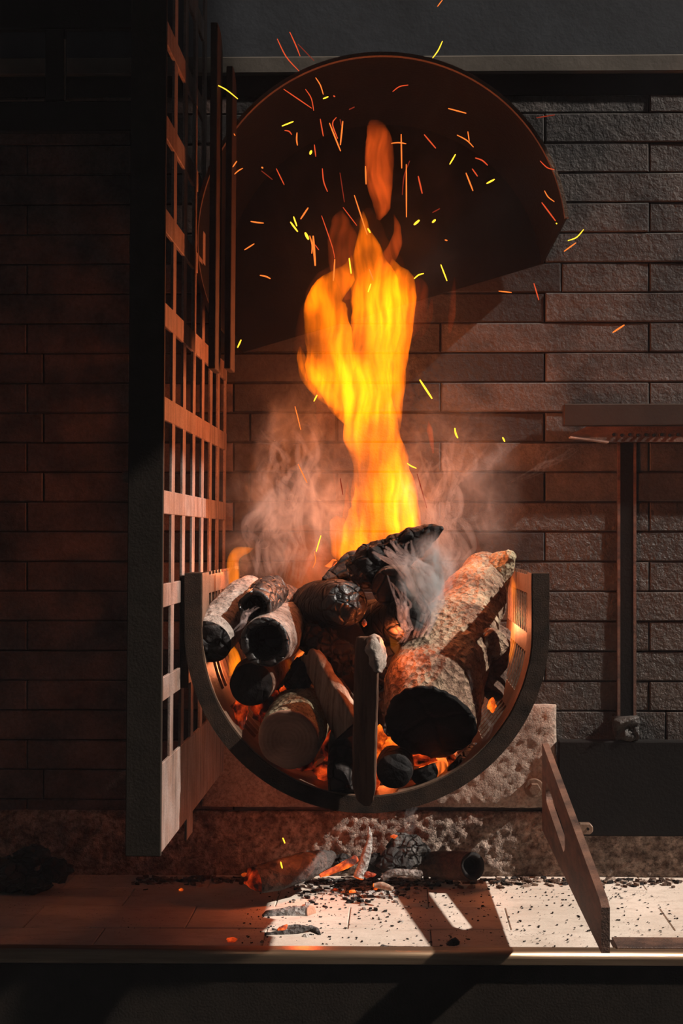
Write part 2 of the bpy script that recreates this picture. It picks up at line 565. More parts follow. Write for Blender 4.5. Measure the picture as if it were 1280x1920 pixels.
# dark steel above the bricks: upper plate, dusty ledge, shadowed recess
t1 = box('trim_1', WX0, WX1, D_WALL - 0.005, D_WALL + 0.06, Z(106, D_WALL), Z(-240, D_WALL), BLUEWALL)
tag(t1, 'dull blue-black steel sheet across the top of the back wall', 'wall panel', kind='structure')
t2 = box('trim_2', WX0, WX1, D_WALL - 0.012, D_WALL + 0.06, Z(139, D_WALL), Z(108, D_WALL), BAND, bevel=0.002)
tag(t2, 'dusty brown steel ledge strip running above the bricks', 'ledge', kind='structure')
t3 = box('trim_3', WX0, WX1, D_WALL + 0.002, D_WALL + 0.06, Z(179, D_WALL), Z(140, D_WALL), SOOT)
tag(t3, 'black recessed channel between ledge strip and top brick course', 'recess', kind='structure')


# ------------------------------------------------------------------ hearth floor of tiles, steel lip
D_F = 2.51
fl = box('floor', WX0, WX1, D_F + 0.01, D_WALL + 0.05, -0.10, -0.006, JOINT)
tag(fl, 'pale ash-dusted tiled hearth floor', 'floor', kind='structure')
ys = [D_F + 0.012, 2.663, 2.821, 2.967, D_WALL + 0.03]
for r in range(4):
    tw = 0.305
    x = WX0 + (0.0 if r % 2 else -0.15) + 0.07
    while x < WX1:
        a, b = max(x, WX0), min(x + tw, WX1)
        if b - a > 0.02:
            o = box('tile', a + 0.0008, b - 0.0008, ys[r] + 0.0008, ys[r + 1] - 0.0008, -0.03, rng.uniform(-0.0012, 0.0), FLOOR, fl, 0.0015)
        x += tw

prof = []
R_ = 0.011
for i in range(9):
    a = math.radians(90 * i / 8)
    prof.append((D_F + R_ - R_ * math.sin(a), R_ * math.cos(a) - R_ + 0.001))
poly = [(D_F + 0.034, 0.001)] + prof + [(D_F + 0.0, -0.021), (D_F + 0.006, -0.024), (D_F + 0.034, -0.024)]
v, f = extrude_poly(poly, 'x', WX0 - 0.1, WX1 + 0.1)
lip = mesh_obj('trim_4', v, f, LIP, None, False)
for p in lip.data.polygons:
    if len(p.vertices) == 4: p.use_smooth = p.normal.y < -0.05 and p.normal.z > 0.05
tag(lip, 'worn steel nosing along the front edge of the hearth', 'edge strip', kind='structure')
ap = box('trim_5', WX0 - 0.1, WX1 + 0.1, D_F + 0.008, D_F + 0.05, -0.35, -0.0245, DARKSTEEL)
tag(ap, 'dark steel apron below the front edge of the hearth', 'apron', kind='structure')


# ------------------------------------------------------------------ rough refractory slab and plinth under the basket
def rough_block(name, x0, x1, z0, z1, d, amp, sc, mat, seed, step=0.006, ragged=0.004):
    nx, nz = int((x1 - x0) / step), int((z1 - z0) / step)
    v, f = [], []
    for j in range(nz + 1):
        for i in range(nx + 1):
            x_, z_ = x0 + (x1 - x0) * i / nx, z0 + (z1 - z0) * j / nz
            e = min(i, nx - i, 6) / 6 * min(j, nz - j, 4) / 4
            h = fbm((x_ * sc, z_ * sc, 0), 4, seed) * amp + abs(fbm((x_ * sc * 3, z_ * sc * 3, 3), 2, seed)) * amp * 0.6
            rx = ragged * fbm((z_ * 25, x_ * 25, 5), 2, seed) if i in (0, nx) or j in (0, nz) else 0
            v.append((x_ + rx, d - h - 0.006 * (e ** 0.5), z_ + rx))
    n = nx + 1
    for j in range(nz):
        for i in range(nx):
            f.append((j * n + i, j * n + i + 1, (j + 1) * n + i + 1, (j + 1) * n + i))
    b = len(v)
    v += [(x0, D_WALL + 0.03, z0), (x1, D_WALL + 0.03, z0), (x1, D_WALL + 0.03, z1), (x0, D_WALL + 0.03, z1)]
    bot = [i for i in range(n)]
    top = [nz * n + i for i in range(n)]
    lef = [j * n for j in range(nz + 1)]
    rig = [j * n + nx for j in range(nz + 1)]
    f += [tuple(bot) + (b + 1, b), tuple(reversed(top)) + (b + 3, b + 2), tuple(lef) + (b + 3, b), tuple(rig) + (b + 2, b + 1)]
    return mesh_obj(name, v, f, mat, None, True)


slab = rough_block('refractory_slab', X(378, 3.07), X(1043, 3.07), Z(1514, 3.07), Z(1322, 3.07), 3.074, 0.007, 60, ROUGH, 1)
tag(slab, 'rough stony slab bolted to the wall behind the fire basket', 'slab')
plinth = rough_block('rough_plinth', WX0, WX1, -0.004, Z(1524, 3.07), 3.082, 0.010, 75, RUBBLE, 5, 0.0055)
tag(plinth, 'low pitted stone kerb where the wall meets the hearth floor', 'kerb')

bc = pt(1001, 1478, 3.06)
bolt = empty('hex_bolt', bc)
tag(bolt, 'rusty hex bolt in the rough slab beside the slotted plate', 'bolt')


def cyl(name, r, d, seg, mat, parent, loc, ax='y', smooth=True, bevel=0.0):
    poly = [(r * math.cos(2 * math.pi * i / seg), r * math.sin(2 * math.pi * i / seg)) for i in range(seg)]
    v, f = extrude_poly(poly, ax, 0, d)
    o = mesh_obj(name, v, f, mat, parent)
    if bevel: bevel_mesh(o.data, bevel, 2)
    o.location = loc
    return o


cyl('washer', 0.021, 0.014, 24, HOT, bolt, (0, -0.003, 0), bevel=0.002)
cyl('bolt_head', 0.0135, 0.016, 6, HOT, bolt, (0, -0.018, 0), bevel=0.0015)
kick = box('steel_skirting', X(1046, 3.06), WX1, 3.055, 3.085, Z(1566, 3.06), Z(1388, 3.06), SOOT, None, 0.003)
tag(kick, 'black sooty steel sheet low on the wall beyond the slotted plate', 'metal sheet')
# little bracket tab standing on the sheet
tb = empty('bracket_tab', pt(1097, 1552, 3.05))
tag(tb, 'small steel tab sticking out behind the slotted plate', 'bracket')
v, f = extrude_poly([(-0.014, -0.012), (0.009, -0.012), (0.015, -0.006), (0.015, 0.004), (0.009, 0.011), (-0.014, 0.011)], 'y', -0.012, 0.01)
o = mesh_obj('tab', v, f, HOT, tb)
bevel_mesh(o.data, 0.0015)
cyl('rivet', 0.003, 0.004, 10, SOOT, tb, (0.004, -0.015, 0))

# ------------------------------------------------------------------ dark slot in the wall and the shelf rail at the side
ch = empty('wall_channel', pt(1175, 1100, 3.0868))
tag(ch, 'narrow upright slot in the brick wall, its shade drawn as black steel', 'channel')
ox, oz = ch.location.x, ch.location.z
a, b = X(1160, 3.085) - ox, X(1190, 3.085) - ox
z0_, z1_ = Z(1384, 3.085) - oz, Z(826, 3.085) - oz
box('web', a + 0.002, b - 0.002, 0.0, 0.02, z0_, z1_, SOOT, ch)  # flat black web stands in for the shade inside the slot
box('flange', a - 0.003, a + 0.003, -0.0012, 0.02, z0_, z1_, PLATE, ch)
box('flange', b - 0.003, b + 0.003, -0.0012, 0.02, z0_, z1_, PLATE, ch)
lump = rough_block('clinker_lump', X(1150, 3.07), X(1196, 3.07), Z(1388, 3.07), Z(1342, 3.07), 3.06, 0.03, 40, CRUST, 9, 0.004, 0.012)
tag(lump, 'crusty clinker lump at the foot of the wall slot', 'clinker')

SHELFM = m_flat('smoked_brown_steel', (0.055, 0.034, 0.024), 0.5, 0.2, 0.2, 60, 0.4, 0.5)
sh = empty('steel_shelf', pt(1057, 757, 3.05))
tag(sh, 'brown steel shelf rail on the wall with a perforated strip beneath', 'shelf')
ox, oy, oz = sh.location
xe = WX1 - ox
zt_, zb_ = 0.0, Z(798, 3.05) - oz
box('rail', 0, xe, 0.0, 0.030, zb_, zt_, SHELFM, sh, 0.002)
z2, z3 = Z(800, 3.055) - oz, Z(829, 3.055) - oz
v, f = extrude_poly([(X(1100, 3.055) - ox, z2), (xe, z2), (xe, z3), (X(1140, 3.055) - ox, z3), (X(1069, 3.055) - ox, Z(819, 3.055) - oz), (X(1075, 3.055) - ox, Z(812, 3.055) - oz)], 'y', 0.006, 0.030)
mesh_obj('under_strip', v, f, PLATE, sh)
for i in range(9):
    p = pt(1150 + 15 * i, 815 + (i % 2), 3.055)
    cyl('hole_plug', 0.0035, 0.004, 10, SOOT, sh, (p.x - ox, 0.003, p.z - oz))
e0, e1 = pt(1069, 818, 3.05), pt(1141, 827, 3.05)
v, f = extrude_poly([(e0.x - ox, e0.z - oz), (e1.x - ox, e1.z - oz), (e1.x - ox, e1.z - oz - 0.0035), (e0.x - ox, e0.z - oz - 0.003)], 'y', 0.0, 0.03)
mesh_obj('pale_sliver', v, f, ASHCHIP, sh)['label'] = 'thin pale edge'  # pale strip along the slanting lower edge

# ------------------------------------------------------------------ slotted grate panel standing out from the wall
GR = math.radians(0.42)
DN = 2.243
XP = X(297, DN)
grate = empty('grate_panel', (XP, DN, 0.23))
grate.rotation_euler = (0, GR, 0)
tag(grate, 'tall rusty steel grate panel with rows of upright slots', 'grate')
SN = F / DN


def zg(py): return ZC - (py - 1008) / SN - 0.23


FAR = D_WALL - 0.012 - DN
PITCH = 0.1168
TH = 0.0045
slat_y = [0.0] + [0.020 + PITCH * (i + 1) - 0.032 for i in range(6)] + [FAR - 0.02]
ztop_g = zg(-420)
box('front_flange', -0.052, 0.004, -0.004, 0.006, zg(1607), ztop_g, DARKSTEEL, grate, 0.0012)['label'] = 'dark flat front flange'
for i, y_ in enumerate(slat_y):
    wdt = 0.022 if i == 0 else (0.020 if i == 7 else 0.032)
    zt = ztop_g if i < 5 else zg(555)
    box('slat', -TH, 0.0, y_, y_ + wdt, zg(1450), zt, GRATE, grate, 0.0006)
for j in range(-4, 6):
    yt = 382 + 178.6 * j
    y1 = 0.445 if j <= 0 else FAR
    if yt < -400: continue
    box('crossbar', -TH - 0.0006, 0.0006, 0.002, y1, zg(yt + 45), zg(yt), GRATE, grate, 0.001)
box('bottom_plate', -TH, 0.0008, 0.002, FAR, zg(1607), zg(1438), GRATE, grate, 0.001)
# a foot behind, dropping below the plate
box('foot', -TH, 0.0, 0.30, 0.372, zg(1654), zg(1600), GRATE, grate, 0.001)
POSTM = m_flat('scaled_post_steel', (0.06, 0.036, 0.026), 0.7, 0.0, 0.5, 200, 0.6, 0.3)
# far upright posts with rounded heads
for (x0, x1, ytop, D0, dd) in ((384, 397, 39, 2.50, 0.075), (414, 426, 121, 2.56, 0.065)):
    xa, xb = X(x0, D0) - XP, X(x1, D0) - XP
    yb, zt = D0 - DN, Z(ytop, D0) - 0.23
    zb = Z(690, D0) - 0.23
    r = 0.045
    poly = [(yb, zb), (yb, zt)]
    poly += [(yb + dd - r + r * math.sin(a), zt - r + r * math.cos(a)) for a in [math.radians(q) for q in range(0, 91, 10)]]
    poly += [(yb + dd, zb)]
    v, f = extrude_poly(poly, 'x', xa, xb)
    o = mesh_obj('rounded_post', v, f, POSTM, grate)
    bevel_mesh(o.data, 0.0012)
# thin edge strip behind the flange
box('edge_strip', X(236, 2.30) - XP, X(244, 2.30) - XP, 0.055, 0.062, zg(1270), zg(560), PLATE, grate, 0.001)
box('strip_tie', X(236, 2.30) - XP, -0.045, 0.004, 0.058, zg(905), zg(885), PLATE, grate)

# dark window frame of steel at the top corner
fr = empty('square_grille', pt(130, 240, 2.75))
tag(fr, 'black steel frame with two square openings high behind the grate', 'frame')
ox, oy, oz = fr.location
def fx(px): return X(px, 2.75) - ox
def fz(py): return Z(py, 2.75) - oz
box('rail', fx(-60), fx(298), 0, 0.02, fz(243), fz(186), SOOT, fr, 0.002)
box('rail', fx(-60), fx(298), 0, 0.02, fz(50), fz(-80), SOOT, fr, 0.002)
for a, b in ((-60, -30), (84, 121), (262, 298)):
    box('stile', fx(a), fx(b), 0, 0.02, fz(186), fz(50), SOOT, fr, 0.002)
# lighter strips draw the lit bare arris round the openings
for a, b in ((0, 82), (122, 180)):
    box('lit_edge', fx(a), fx(b), -0.0015, 0.003, fz(186.5), fz(184), HOT, fr)
box('lit_edge', fx(120), fx(123), -0.0015, 0.003, fz(184), fz(70), HOT, fr)

# ------------------------------------------------------------------ half-drum hood
D_H0, D_H1 = 2.63, D_WALL - 0.014
hc = pt(715, 450, D_H0)
RH = (pt(715, 450, D_H0) - pt(715, 100, D_H0)).length
hood = empty('drum_hood', hc)
tag(hood, 'black half-drum steel hood hanging above the fire', 'hood')
A0, A1 = math.radians(6.6), math.radians(206)
NA = 72
v, f = [], []
for i in range(NA + 1):
    a = A0 + (A1 - A0) * i / NA
    for r in (RH, RH - 0.004):
        for y_ in (0, D_H1 - D_H0):
            v.append((r * math.cos(a), y_, r * math.sin(a)))
for i in range(NA):
    b, c = i * 4, i * 4 + 4
    f += [(b, c, c + 1, b + 1), (b + 2, b + 3, c + 3, c + 2), (b, b + 2, c + 2, c), (b + 1, c + 1, c + 3, b + 3)]
f += [(0, 1, 3, 2), (NA * 4, NA * 4 + 2, NA * 4 + 3, NA * 4 + 1)]
mesh_obj('shell', v, f, SOOT, hood, False)
poly = [((RH - 0.004) * math.cos(A0 + (A1 - A0) * i / NA), (RH - 0.004) * math.sin(A0 + (A1 - A0) * i / NA)) for i in range(NA + 1)]
v, f = extrude_poly(poly, 'y', D_H1 - D_H0 - 0.006, D_H1 - D_H0)
mesh_obj('back_plate', v, f, SOOT, hood)
v, f = [], []
for i in range(NA + 1):
    a = A0 + (A1 - A0) * i / NA
    for (r, y_) in ((RH + 0.002, -0.004), (RH + 0.002, 0.006), (RH - 0.005, 0.006), (RH - 0.005, -0.004)):
        v.append((r * math.cos(a), y_, r * math.sin(a)))
for i in range(NA):
    for q in range(4):
        f.append((i * 4 + q, i * 4 + (q + 1) % 4, i * 4 + 4 + (q + 1) % 4, i * 4 + 4 + q))
f += [(0, 1, 2, 3), (NA * 4 + 3, NA * 4 + 2, NA * 4 + 1, NA * 4)]
mesh_obj('rim', v, f, HOT, hood)  # lighter steel than the shell, to draw the sunlit edge

# ------------------------------------------------------------------ fire basket
D_R = 2.445
bcen = pt(687, 1183, D_R)
SR = F / D_R
R_OUT = 342 / SR
R_IN = R_OUT - 0.028
ZTOP = (1183 - 1075) / SR
basket = empty('fire_basket', bcen)
tag(basket, 'half-round slotted steel fire basket full of burning logs', 'fire basket')


def u_path(R, n=64, top=ZTOP):
    """points round the U from one upper end to the other, with unit outward normals"""
    p = [((-R, top * (1 - i / 4)), (-1, 0)) for i in range(4)]
    for i in range(n + 1):
        a = math.pi + math.pi * i / n
        p.append(((R * math.cos(a), R * math.sin(a)), (math.cos(a), math.sin(a))))
    p += [((R, top * (i + 1) / 4), (1, 0)) for i in range(4)]
    return p


def u_strip(R0, R1, y0, y1, top=ZTOP, wob=0.0, seed=0):
    P = u_path(R0, top=top)
    v, f = [], []
    for k_, ((x_, z_), (nx, nz)) in enumerate(P):
        dr = R1 - R0
        wv = wob * fbm((x_ * 30, z_ * 30, y0 * 30), 2, seed)
        v += [(x_ + nx * wv, y0 + wv, z_ + nz * wv), (x_ + nx * dr, y0 + wv, z_ + nz * dr), (x_ + nx * dr, y1, z_ + nz * dr), (x_, y1, z_)]
    for i in range(len(P) - 1):
        for q in range(4):
            f.append((i * 4 + q, i * 4 + (q + 1) % 4, i * 4 + 4 + (q + 1) % 4, i * 4 + 4 + q))
    n = (len(P) - 1) * 4
    f += [(0, 3, 2, 1), (n, n + 1, n + 2, n + 3)]
    return v, f


v, f = u_strip(R_IN, R_OUT, 0.0, 0.085, wob=0.0012)
o = mesh_obj('front_ring', v, f, RING, basket)
o['label'] = 'thick half-round front band'
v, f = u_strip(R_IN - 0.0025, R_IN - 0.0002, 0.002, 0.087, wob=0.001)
mesh_obj('inner_band', v, f, HOT, basket)['label'] = 'scoured inner face of the front band, lightened as if sunlit'  # worn steel, made lighter to stand in for sun on this face
Y0, Y1 = 0.087, D_WALL - 0.03 - D_R
ns = 12
for i in range(ns):
    y_ = Y0 + 0.02 + (Y1 - Y0 - 0.04) * i / (ns - 1)
    v, f = u_strip(R_IN + 0.002, R_IN + 0.008, y_, y_ + 0.011)
    mesh_obj('slat', v, f, HOT, basket)
# lengthwise bars
tot = 2 * ZTOP + math.pi * R_IN
for i in range(11):
    s = 0.022 + (tot - 0.044) * i / 10
    R = R_IN + 0.0014
    hw = 0.0165
    if s < ZTOP: c, tg = (-R, ZTOP - s), (0, -1)
    elif s > tot - ZTOP: c, tg = (R, s - (tot - ZTOP)), (0, 1)
    else:
        a = math.pi + (s - ZTOP) / R_IN
        c, tg = (R * math.cos(a), R * math.sin(a)), (-math.sin(a), math.cos(a))
    nn = (tg[1], -tg[0])
    sgn = 1 if (nn[0] * c[0] + nn[1] * min(c[1], 0)) > 0 else -1
    nn = (nn[0] * sgn, nn[1] * sgn)
    poly = [(c[0] + tg[0] * d + nn[0] * e, c[1] + tg[1] * d + nn[1] * e) for d, e in ((-hw, 0), (hw, 0), (hw, 0.006), (-hw, 0.006))]
    v, f = extrude_poly(poly, 'y', Y0 - 0.004, Y1)
    mesh_obj('lengthwise_bar', v, f, HOT, basket)
P = [(math.cos(math.radians(q)), math.sin(math.radians(q))) for q in range(215, 301, 5)]
v, f = [], []
for cx_, cz_ in P:
    for R, y_ in ((R_IN + 0.0088, Y0 + 0.05), (R_IN + 0.0088, Y1 - 0.005), (R_IN + 0.0115, Y1 - 0.005), (R_IN + 0.0115, Y0 + 0.05)):
        v.append((R * cx_, y_, R * cz_))
for i in range(len(P) - 1):
    for q in range(4): f.append((i * 4 + q, i * 4 + (q + 1) % 4, i * 4 + 4 + (q + 1) % 4, i * 4 + 4 + q))
n_ = (len(P) - 1) * 4
f += [(0, 1, 2, 3), (n_ + 3, n_ + 2, n_ + 1, n_)]
mesh_obj('ash_liner', v, f, HOT, basket)
# two mounting ears that hold the basket to the grate
box('mounting_plate', XP - bcen.x + 0.001, -R_OUT + 0.004, 0.012, 0.022, -0.10, ZTOP - 0.004, RING, basket, 0.001)

# ------------------------------------------------------------------ slotted side plate
Hh = 0.098
sx = X(1127, 2.176)
sp = empty('slotted_plate', (sx, 2.176, Hh))
tag(sp, 'tapering rusty steel plate with a long slot beside the sunlit floor', 'bracket plate')
zb_n = 0.0
L_ = 3.0 - 2.176
n_b, n_t = 0.0, 0.0735
f_b, f_t = Z(1558, 3.0, 1017) - Hh, Z(1395, 3.0, 1017) - Hh
sp.rotation_euler = (0, 0, math.atan2(sx - X(1017, 3.0), L_))
outer = [(0, n_b), (L_, f_b), (L_, f_t), (0.02, n_t + 0.004), (0, n_t - 0.004)]
# the slot: a long rounded hole near the far end
def lerp2(u, w_): return (L_ * u, (f_t - 0) * 0)
ca, cb = (0.47, 0.072), (0.74, 0.110)
rs = 0.021
import mathutils
dirv = Vector((cb[0] - ca[0], cb[1] - ca[1])).normalized()
ang0 = math.atan2(dirv.y, dirv.x)
hole = [(cb[0] + rs * math.cos(ang0 - math.pi / 2 + math.pi * i / 10), cb[1] + rs * math.sin(ang0 - math.pi / 2 + math.pi * i / 10)) for i in range(11)]
hole += [(ca[0] + rs * math.cos(ang0 + math.pi / 2 + math.pi * i / 10), ca[1] + rs * math.sin(ang0 + math.pi / 2 + math.pi * i / 10)) for i in range(11)]
TP = 0.013


def plate_with_hole(name, outer, hole, x0, x1, mat, parent):
    bm = bmesh.new()
    rings = []
    for x_ in (x0, x1):
        for pts in (outer, hole):
            vs = [bm.verts.new((x_, p[0], p[1])) for p in pts]
            rings.append(vs)
    for s_ in (0, 1):
        eds = []
        for vs in rings[2 * s_:2 * s_ + 2]:
            for i in range(len(vs)):
                eds.append(bm.edges.new((vs[i], vs[(i + 1) % len(vs)])))
        bmesh.ops.triangle_fill(bm, edges=eds, use_beauty=True)
    for q in (0, 1):
        A, B = rings[q], rings[q + 2]
        for i in range(len(A)):
            j = (i + 1) % len(A)
            bm.faces.new((A[i], A[j], B[j], B[i]))
    # drop fill inside the hole
    hb = [Vector((p[0], p[1])) for p in hole]
    kill = []
    for fc in bm.faces:
        c = fc.calc_center_median()
        if len(fc.verts) == 3 and all(any(v_ in r_ for r_ in (rings[1], rings[3])) for v_ in fc.verts):
            if mathutils.geometry.intersect_point_line(Vector((c.y, c.z)), Vector(ca), Vector(cb)) and True:
                kill.append(fc)
    bmesh.ops.delete(bm, geom=kill, context='FACES')
    bmesh.ops.recalc_face_normals(bm, faces=bm.faces)
    me = bpy.data.meshes.new(name)
    bm.to_mesh(me)
    bm.free()
    me.materials.append(mat)
    o = bpy.data.objects.new(name, me)
    COL.objects.link(o)
    o.parent = parent
    return o


plate_with_hole('plate', outer, hole, 0, TP, PLATE, sp)
o = box('end_flange', 0.0, TP, L_, L_ + 0.012, f_b, f_t, PLATE, sp)
strip = box('steel_strip', X(1146, 2.6), WX1, 2.535, 2.60, 0.0, 0.004, PLATE, None, 0.001)
tag(strip, 'flat dark steel strip on the floor behind the front nosing', 'metal strip')

# ------------------------------------------------------------------ logs
def frames(P):
    T = []
    for i in range(len(P)):
        a, b = P[max(i - 1, 0)], P[min(i + 1, len(P) - 1)]
        T.append((b - a).normalized())
    up = Vector((0, 0, 1)) if abs(T[0].z) < 0.9 else Vector((1, 0, 0))
    N = [(up - T[0] * up.dot(T[0])).normalized()]
    for i in range(1, len(P)):
        n = N[-1] - T[i] * N[-1].dot(T[i])
        N.append(n.normalized())
    return T, N


def resample(P, R, n):
    L = [0.0]
    for i in range(1, len(P)): L.append(L[-1] + (P[i] - P[i - 1]).length)
    oP, oR = [], []
    for k_ in range(n):
        s = L[-1] * k_ / (n - 1)
        i = 0
        while i < len(P) - 2 and L[i + 1] < s: i += 1
        u = (s - L[i]) / max(L[i + 1] - L[i], 1e-9)
        p0, p1, p2, p3 = P[max(i - 1, 0)], P[i], P[i + 1], P[min(i + 2, len(P) - 1)]
        q = 0.5 * ((2 * p1) + (p2 - p0) * u + (2 * p0 - 5 * p1 + 4 * p2 - p3) * u * u + (3 * p1 - p0 - 3 * p2 + p3) * u ** 3)
        oP.append(q)
        uu = u * u * (3 - 2 * u)
        oR.append(R[i] + (R[i + 1] - R[i]) * uu)
    return oP, oR


SHAPES = {
    'round': lambda a: 1.0,
    'wedge': lambda a: min(1.0, *(0.45 / max(math.cos(a - q), 1e-3) if math.cos(a - q) > 0.1 else 9 for q in (0.9, 3.0, 5.1))),
    'half': lambda a: min(1.0, 0.35 / max(math.cos(a - 0.6), 1e-3) if math.cos(a - 0.6) > 0.1 else 9),
    'slab': lambda a: min(1.0, 0.42 / max(abs(math.cos(a)), 1e-3)),
}


def log(name, label, pts, body, end, cat='log', group='logs in the fire basket', amp=0.10, lump=0.06, seed=1, seg=36, n=30, shape='round', spin=0.0,
        end_kind='flat', end_name='cut_end', end_label=None, freq=18, ridge=0.0, close_far='cone', parent=None):
    """pts: (px, py, depth, radius in metres) from the near end to the far end"""
    P = [pt(a, b, c) for a, b, c, _ in pts]
    R = [q[3] for q in pts]
    base = P[0].copy()
    P, R = resample(P, R, n)
    T, N = frames(P)
    v, f = [], []
    sh_ = SHAPES[shape]

    def ring_pt(i, k_, scale=1.0, push=0.0):
        a = 2 * math.pi * k_ / seg
        B = T[i].cross(N[i])
        dirn = N[i] * math.cos(a) + B * math.sin(a)
        p = P[i] + dirn * R[i]
        h = lump * fbm(p * 9, 2, seed) * 2 + amp * fbm(p * freq * 2.2, 3, seed + 3)
        if ridge: h += ridge * fbm(Vector((math.cos(a) * 5, math.sin(a) * 5, i * 0.12)), 2, seed + 9)
        return P[i] - base + dirn * R[i] * sh_(a + spin) * (1 + h) * scale + T[i] * push

    for i in range(n):
        for k_ in range(seg): v.append(ring_pt(i, k_))
    for i in range(n - 1):
        for k_ in range(seg):
            f.append((i * seg + k_, i * seg + (k_ + 1) % seg, (i + 1) * seg + (k_ + 1) % seg, (i + 1) * seg + k_))
    # far end, rounded off
    lastR = []
    for s_, pu in ((0.75, 0.25), (0.35, 0.4)):
        m = len(v)
        for k_ in range(seg): v.append(ring_pt(n - 1, k_, s_, R[-1] * pu * (1 if close_far == 'cone' else 0.2)))
        pr = (n - 1) * seg if not lastR else lastR[-1]
        for k_ in range(seg): f.append((pr + k_, pr + (k_ + 1) % seg, m + (k_ + 1) % seg, m + k_))
        lastR.append(m)
    v.append(P[-1] - base + T[-1] * R[-1] * (0.45 if close_far == 'cone' else 0.08))
    for k_ in range(seg): f.append((lastR[-1] + k_, lastR[-1] + (k_ + 1) % seg, len(v) - 1))
    o = mesh_obj(name, v, f, body, parent, True)
    o.location = base - (parent.location if parent else Vector())
    # near end: its own mesh
    ev, ef = [], []
    r0 = R[0]
    if end_kind == 'flat': prof = [(1.0, 0.0), (0.985, -0.05), (0.9, -0.07), (0.7, -0.06), (0.45, -0.06), (0.2, -0.06)]
    elif end_kind == 'broken': prof = [(1.0, 0.0), (0.93, -0.12), (0.78, -0.25), (0.55, -0.38), (0.3, -0.45), (0.12, -0.48)]
    elif end_kind == 'round': prof = [(1.0, 0.0), (0.95, -0.10), (0.80, -0.20), (0.55, -0.27), (0.25, -0.30)]
    else: prof = [(1.0, 0.0), (0.97, -0.07), (0.84, -0.09), (0.74, -0.04), (0.70, 0.15), (0.66, 0.7), (0.55, 1.3), (0.3, 1.55)]   # hollow
    for (sc_, pu) in prof:
        for k_ in range(seg):
            p = ring_pt(0, k_, sc_)
            jit = 0.0
            if end_kind in ('broken', 'hollow', 'round') and sc_ < 0.99:
                jit = (0.5 if end_kind == 'broken' else 0.18) * fbm((p + base) * 45, 3, seed + 5)
            elif sc_ < 0.99: jit = 0.03 * fbm((p + base) * 60, 2, seed + 5)
            if end_kind == 'hollow' and sc_ < 0.9:
                p = P[0] - base + (p - (P[0] - base)) * (1 + 0.35 * fbm((p + base) * 30, 2, seed + 6))
            ev.append(p + T[0] * r0 * (pu + jit))
    for q in range(len(prof) - 1):
        for k_ in range(seg):
            ef.append((q * seg + k_, q * seg + (k_ + 1) % seg, (q + 1) * seg + (k_ + 1) % seg, (q + 1) * seg + k_))
    ev.append(P[0] - base + T[0] * r0 * prof[-1][1])
    for k_ in range(seg): ef.append(((len(prof) - 1) * seg + k_, (len(prof) - 1) * seg + (k_ + 1) % seg, len(ev) - 1))
    e = mesh_obj(end_name, ev, ef, end, o, True)
    if end_label: e['label'] = end_label
    if parent is None: tag(o, label, cat, group)
    return o


big = log('bark_log', 'thickest log, flaky bark and a black burnt end, sloping up to the basket rim',
          [(806, 1352, 2.47, 0.080), (815, 1300, 2.53, 0.091), (842, 1225, 2.64, 0.088), (880, 1140, 2.76, 0.066), (905, 1085, 2.84, 0.050), (918, 1068, 2.87, 0.040)],
          BARK, CHAREND, amp=0.07, lump=0.10, seed=2, seg=96, n=90, end_kind='flat', end_name='burnt_end', end_label='black burnt end face', freq=40)
log('branch_stub', None, [(958, 1040, 2.80, 0.014), (938, 1062, 2.82, 0.030), (915, 1090, 2.83, 0.040), (895, 1110, 2.84, 0.038)], PALEBARK, PALEBARK, amp=0.16, lump=0.2, seed=7, seg=40, n=30,
    end_kind='round', end_name='knob_tip', freq=36, parent=big)
log('branch_stub', None, [(930, 1205, 2.58, 0.026), (905, 1210, 2.62, 0.036), (880, 1215, 2.66, 0.040)], BARK, BARK, amp=0.14, lump=0.15, seed=8, seg=40, n=20,
    end_kind='round', end_name='knob_tip', freq=36, parent=big)

log('sawn_log', 'round log with a pale sawn end and bright lichen-like bark rim, low in the basket',
    [(541, 1386, 2.435, 0.054), (555, 1358, 2.50, 0.056), (575, 1318, 2.62, 0.053), (590, 1290, 2.72, 0.05)], PALEBARK, SAWN, amp=0.06, lump=0.04, seed=3, seg=64, n=40,
    end_name='sawn_end', end_label='sawn end with growth rings and a crack', freq=30)
log('grey_log', 'sunlit grey log leaning on the basket rim beside the grate',
    [(392, 1203, 2.47, 0.040), (420, 1166, 2.55, 0.042), (450, 1128, 2.64, 0.038), (470, 1102, 2.70, 0.026)], GREYWOOD, CHAR, amp=0.07, lump=0.05, seed=4, seg=48, n=40, end_kind='broken', end_name='burnt_end')
log('charred_log', 'small silvery charred log with a burnt-out hole, atop the hollow log',
    [(478, 1138, 2.475, 0.029), (492, 1122, 2.55, 0.031), (512, 1108, 2.66, 0.030)], CHARGLOSS, CHARGLOSS, amp=0.22, lump=0.15, seed=5, seg=48, n=30, end_kind='hollow', end_name='hollow_end', freq=30)
log('brown_log', 'scorched brown log lying behind the small silvery charred one',
    [(505, 1126, 2.66, 0.032), (535, 1130, 2.74, 0.034), (570, 1150, 2.84, 0.03)], BROWNBARK, CHAR, amp=0.08, seed=6)
log('hollow_log', 'thick charred log burnt hollow, its dark hole facing out',
    [(497, 1204, 2.44, 0.044), (510, 1196, 2.50, 0.046), (540, 1180, 2.66, 0.05), (560, 1170, 2.80, 0.05)], GREYWOOD, CHARGLOSS, amp=0.08, lump=0.06, seed=7, seg=64, n=36, end_kind='hollow', end_name='hollow_end',
    end_label='charred hollow end', freq=24)
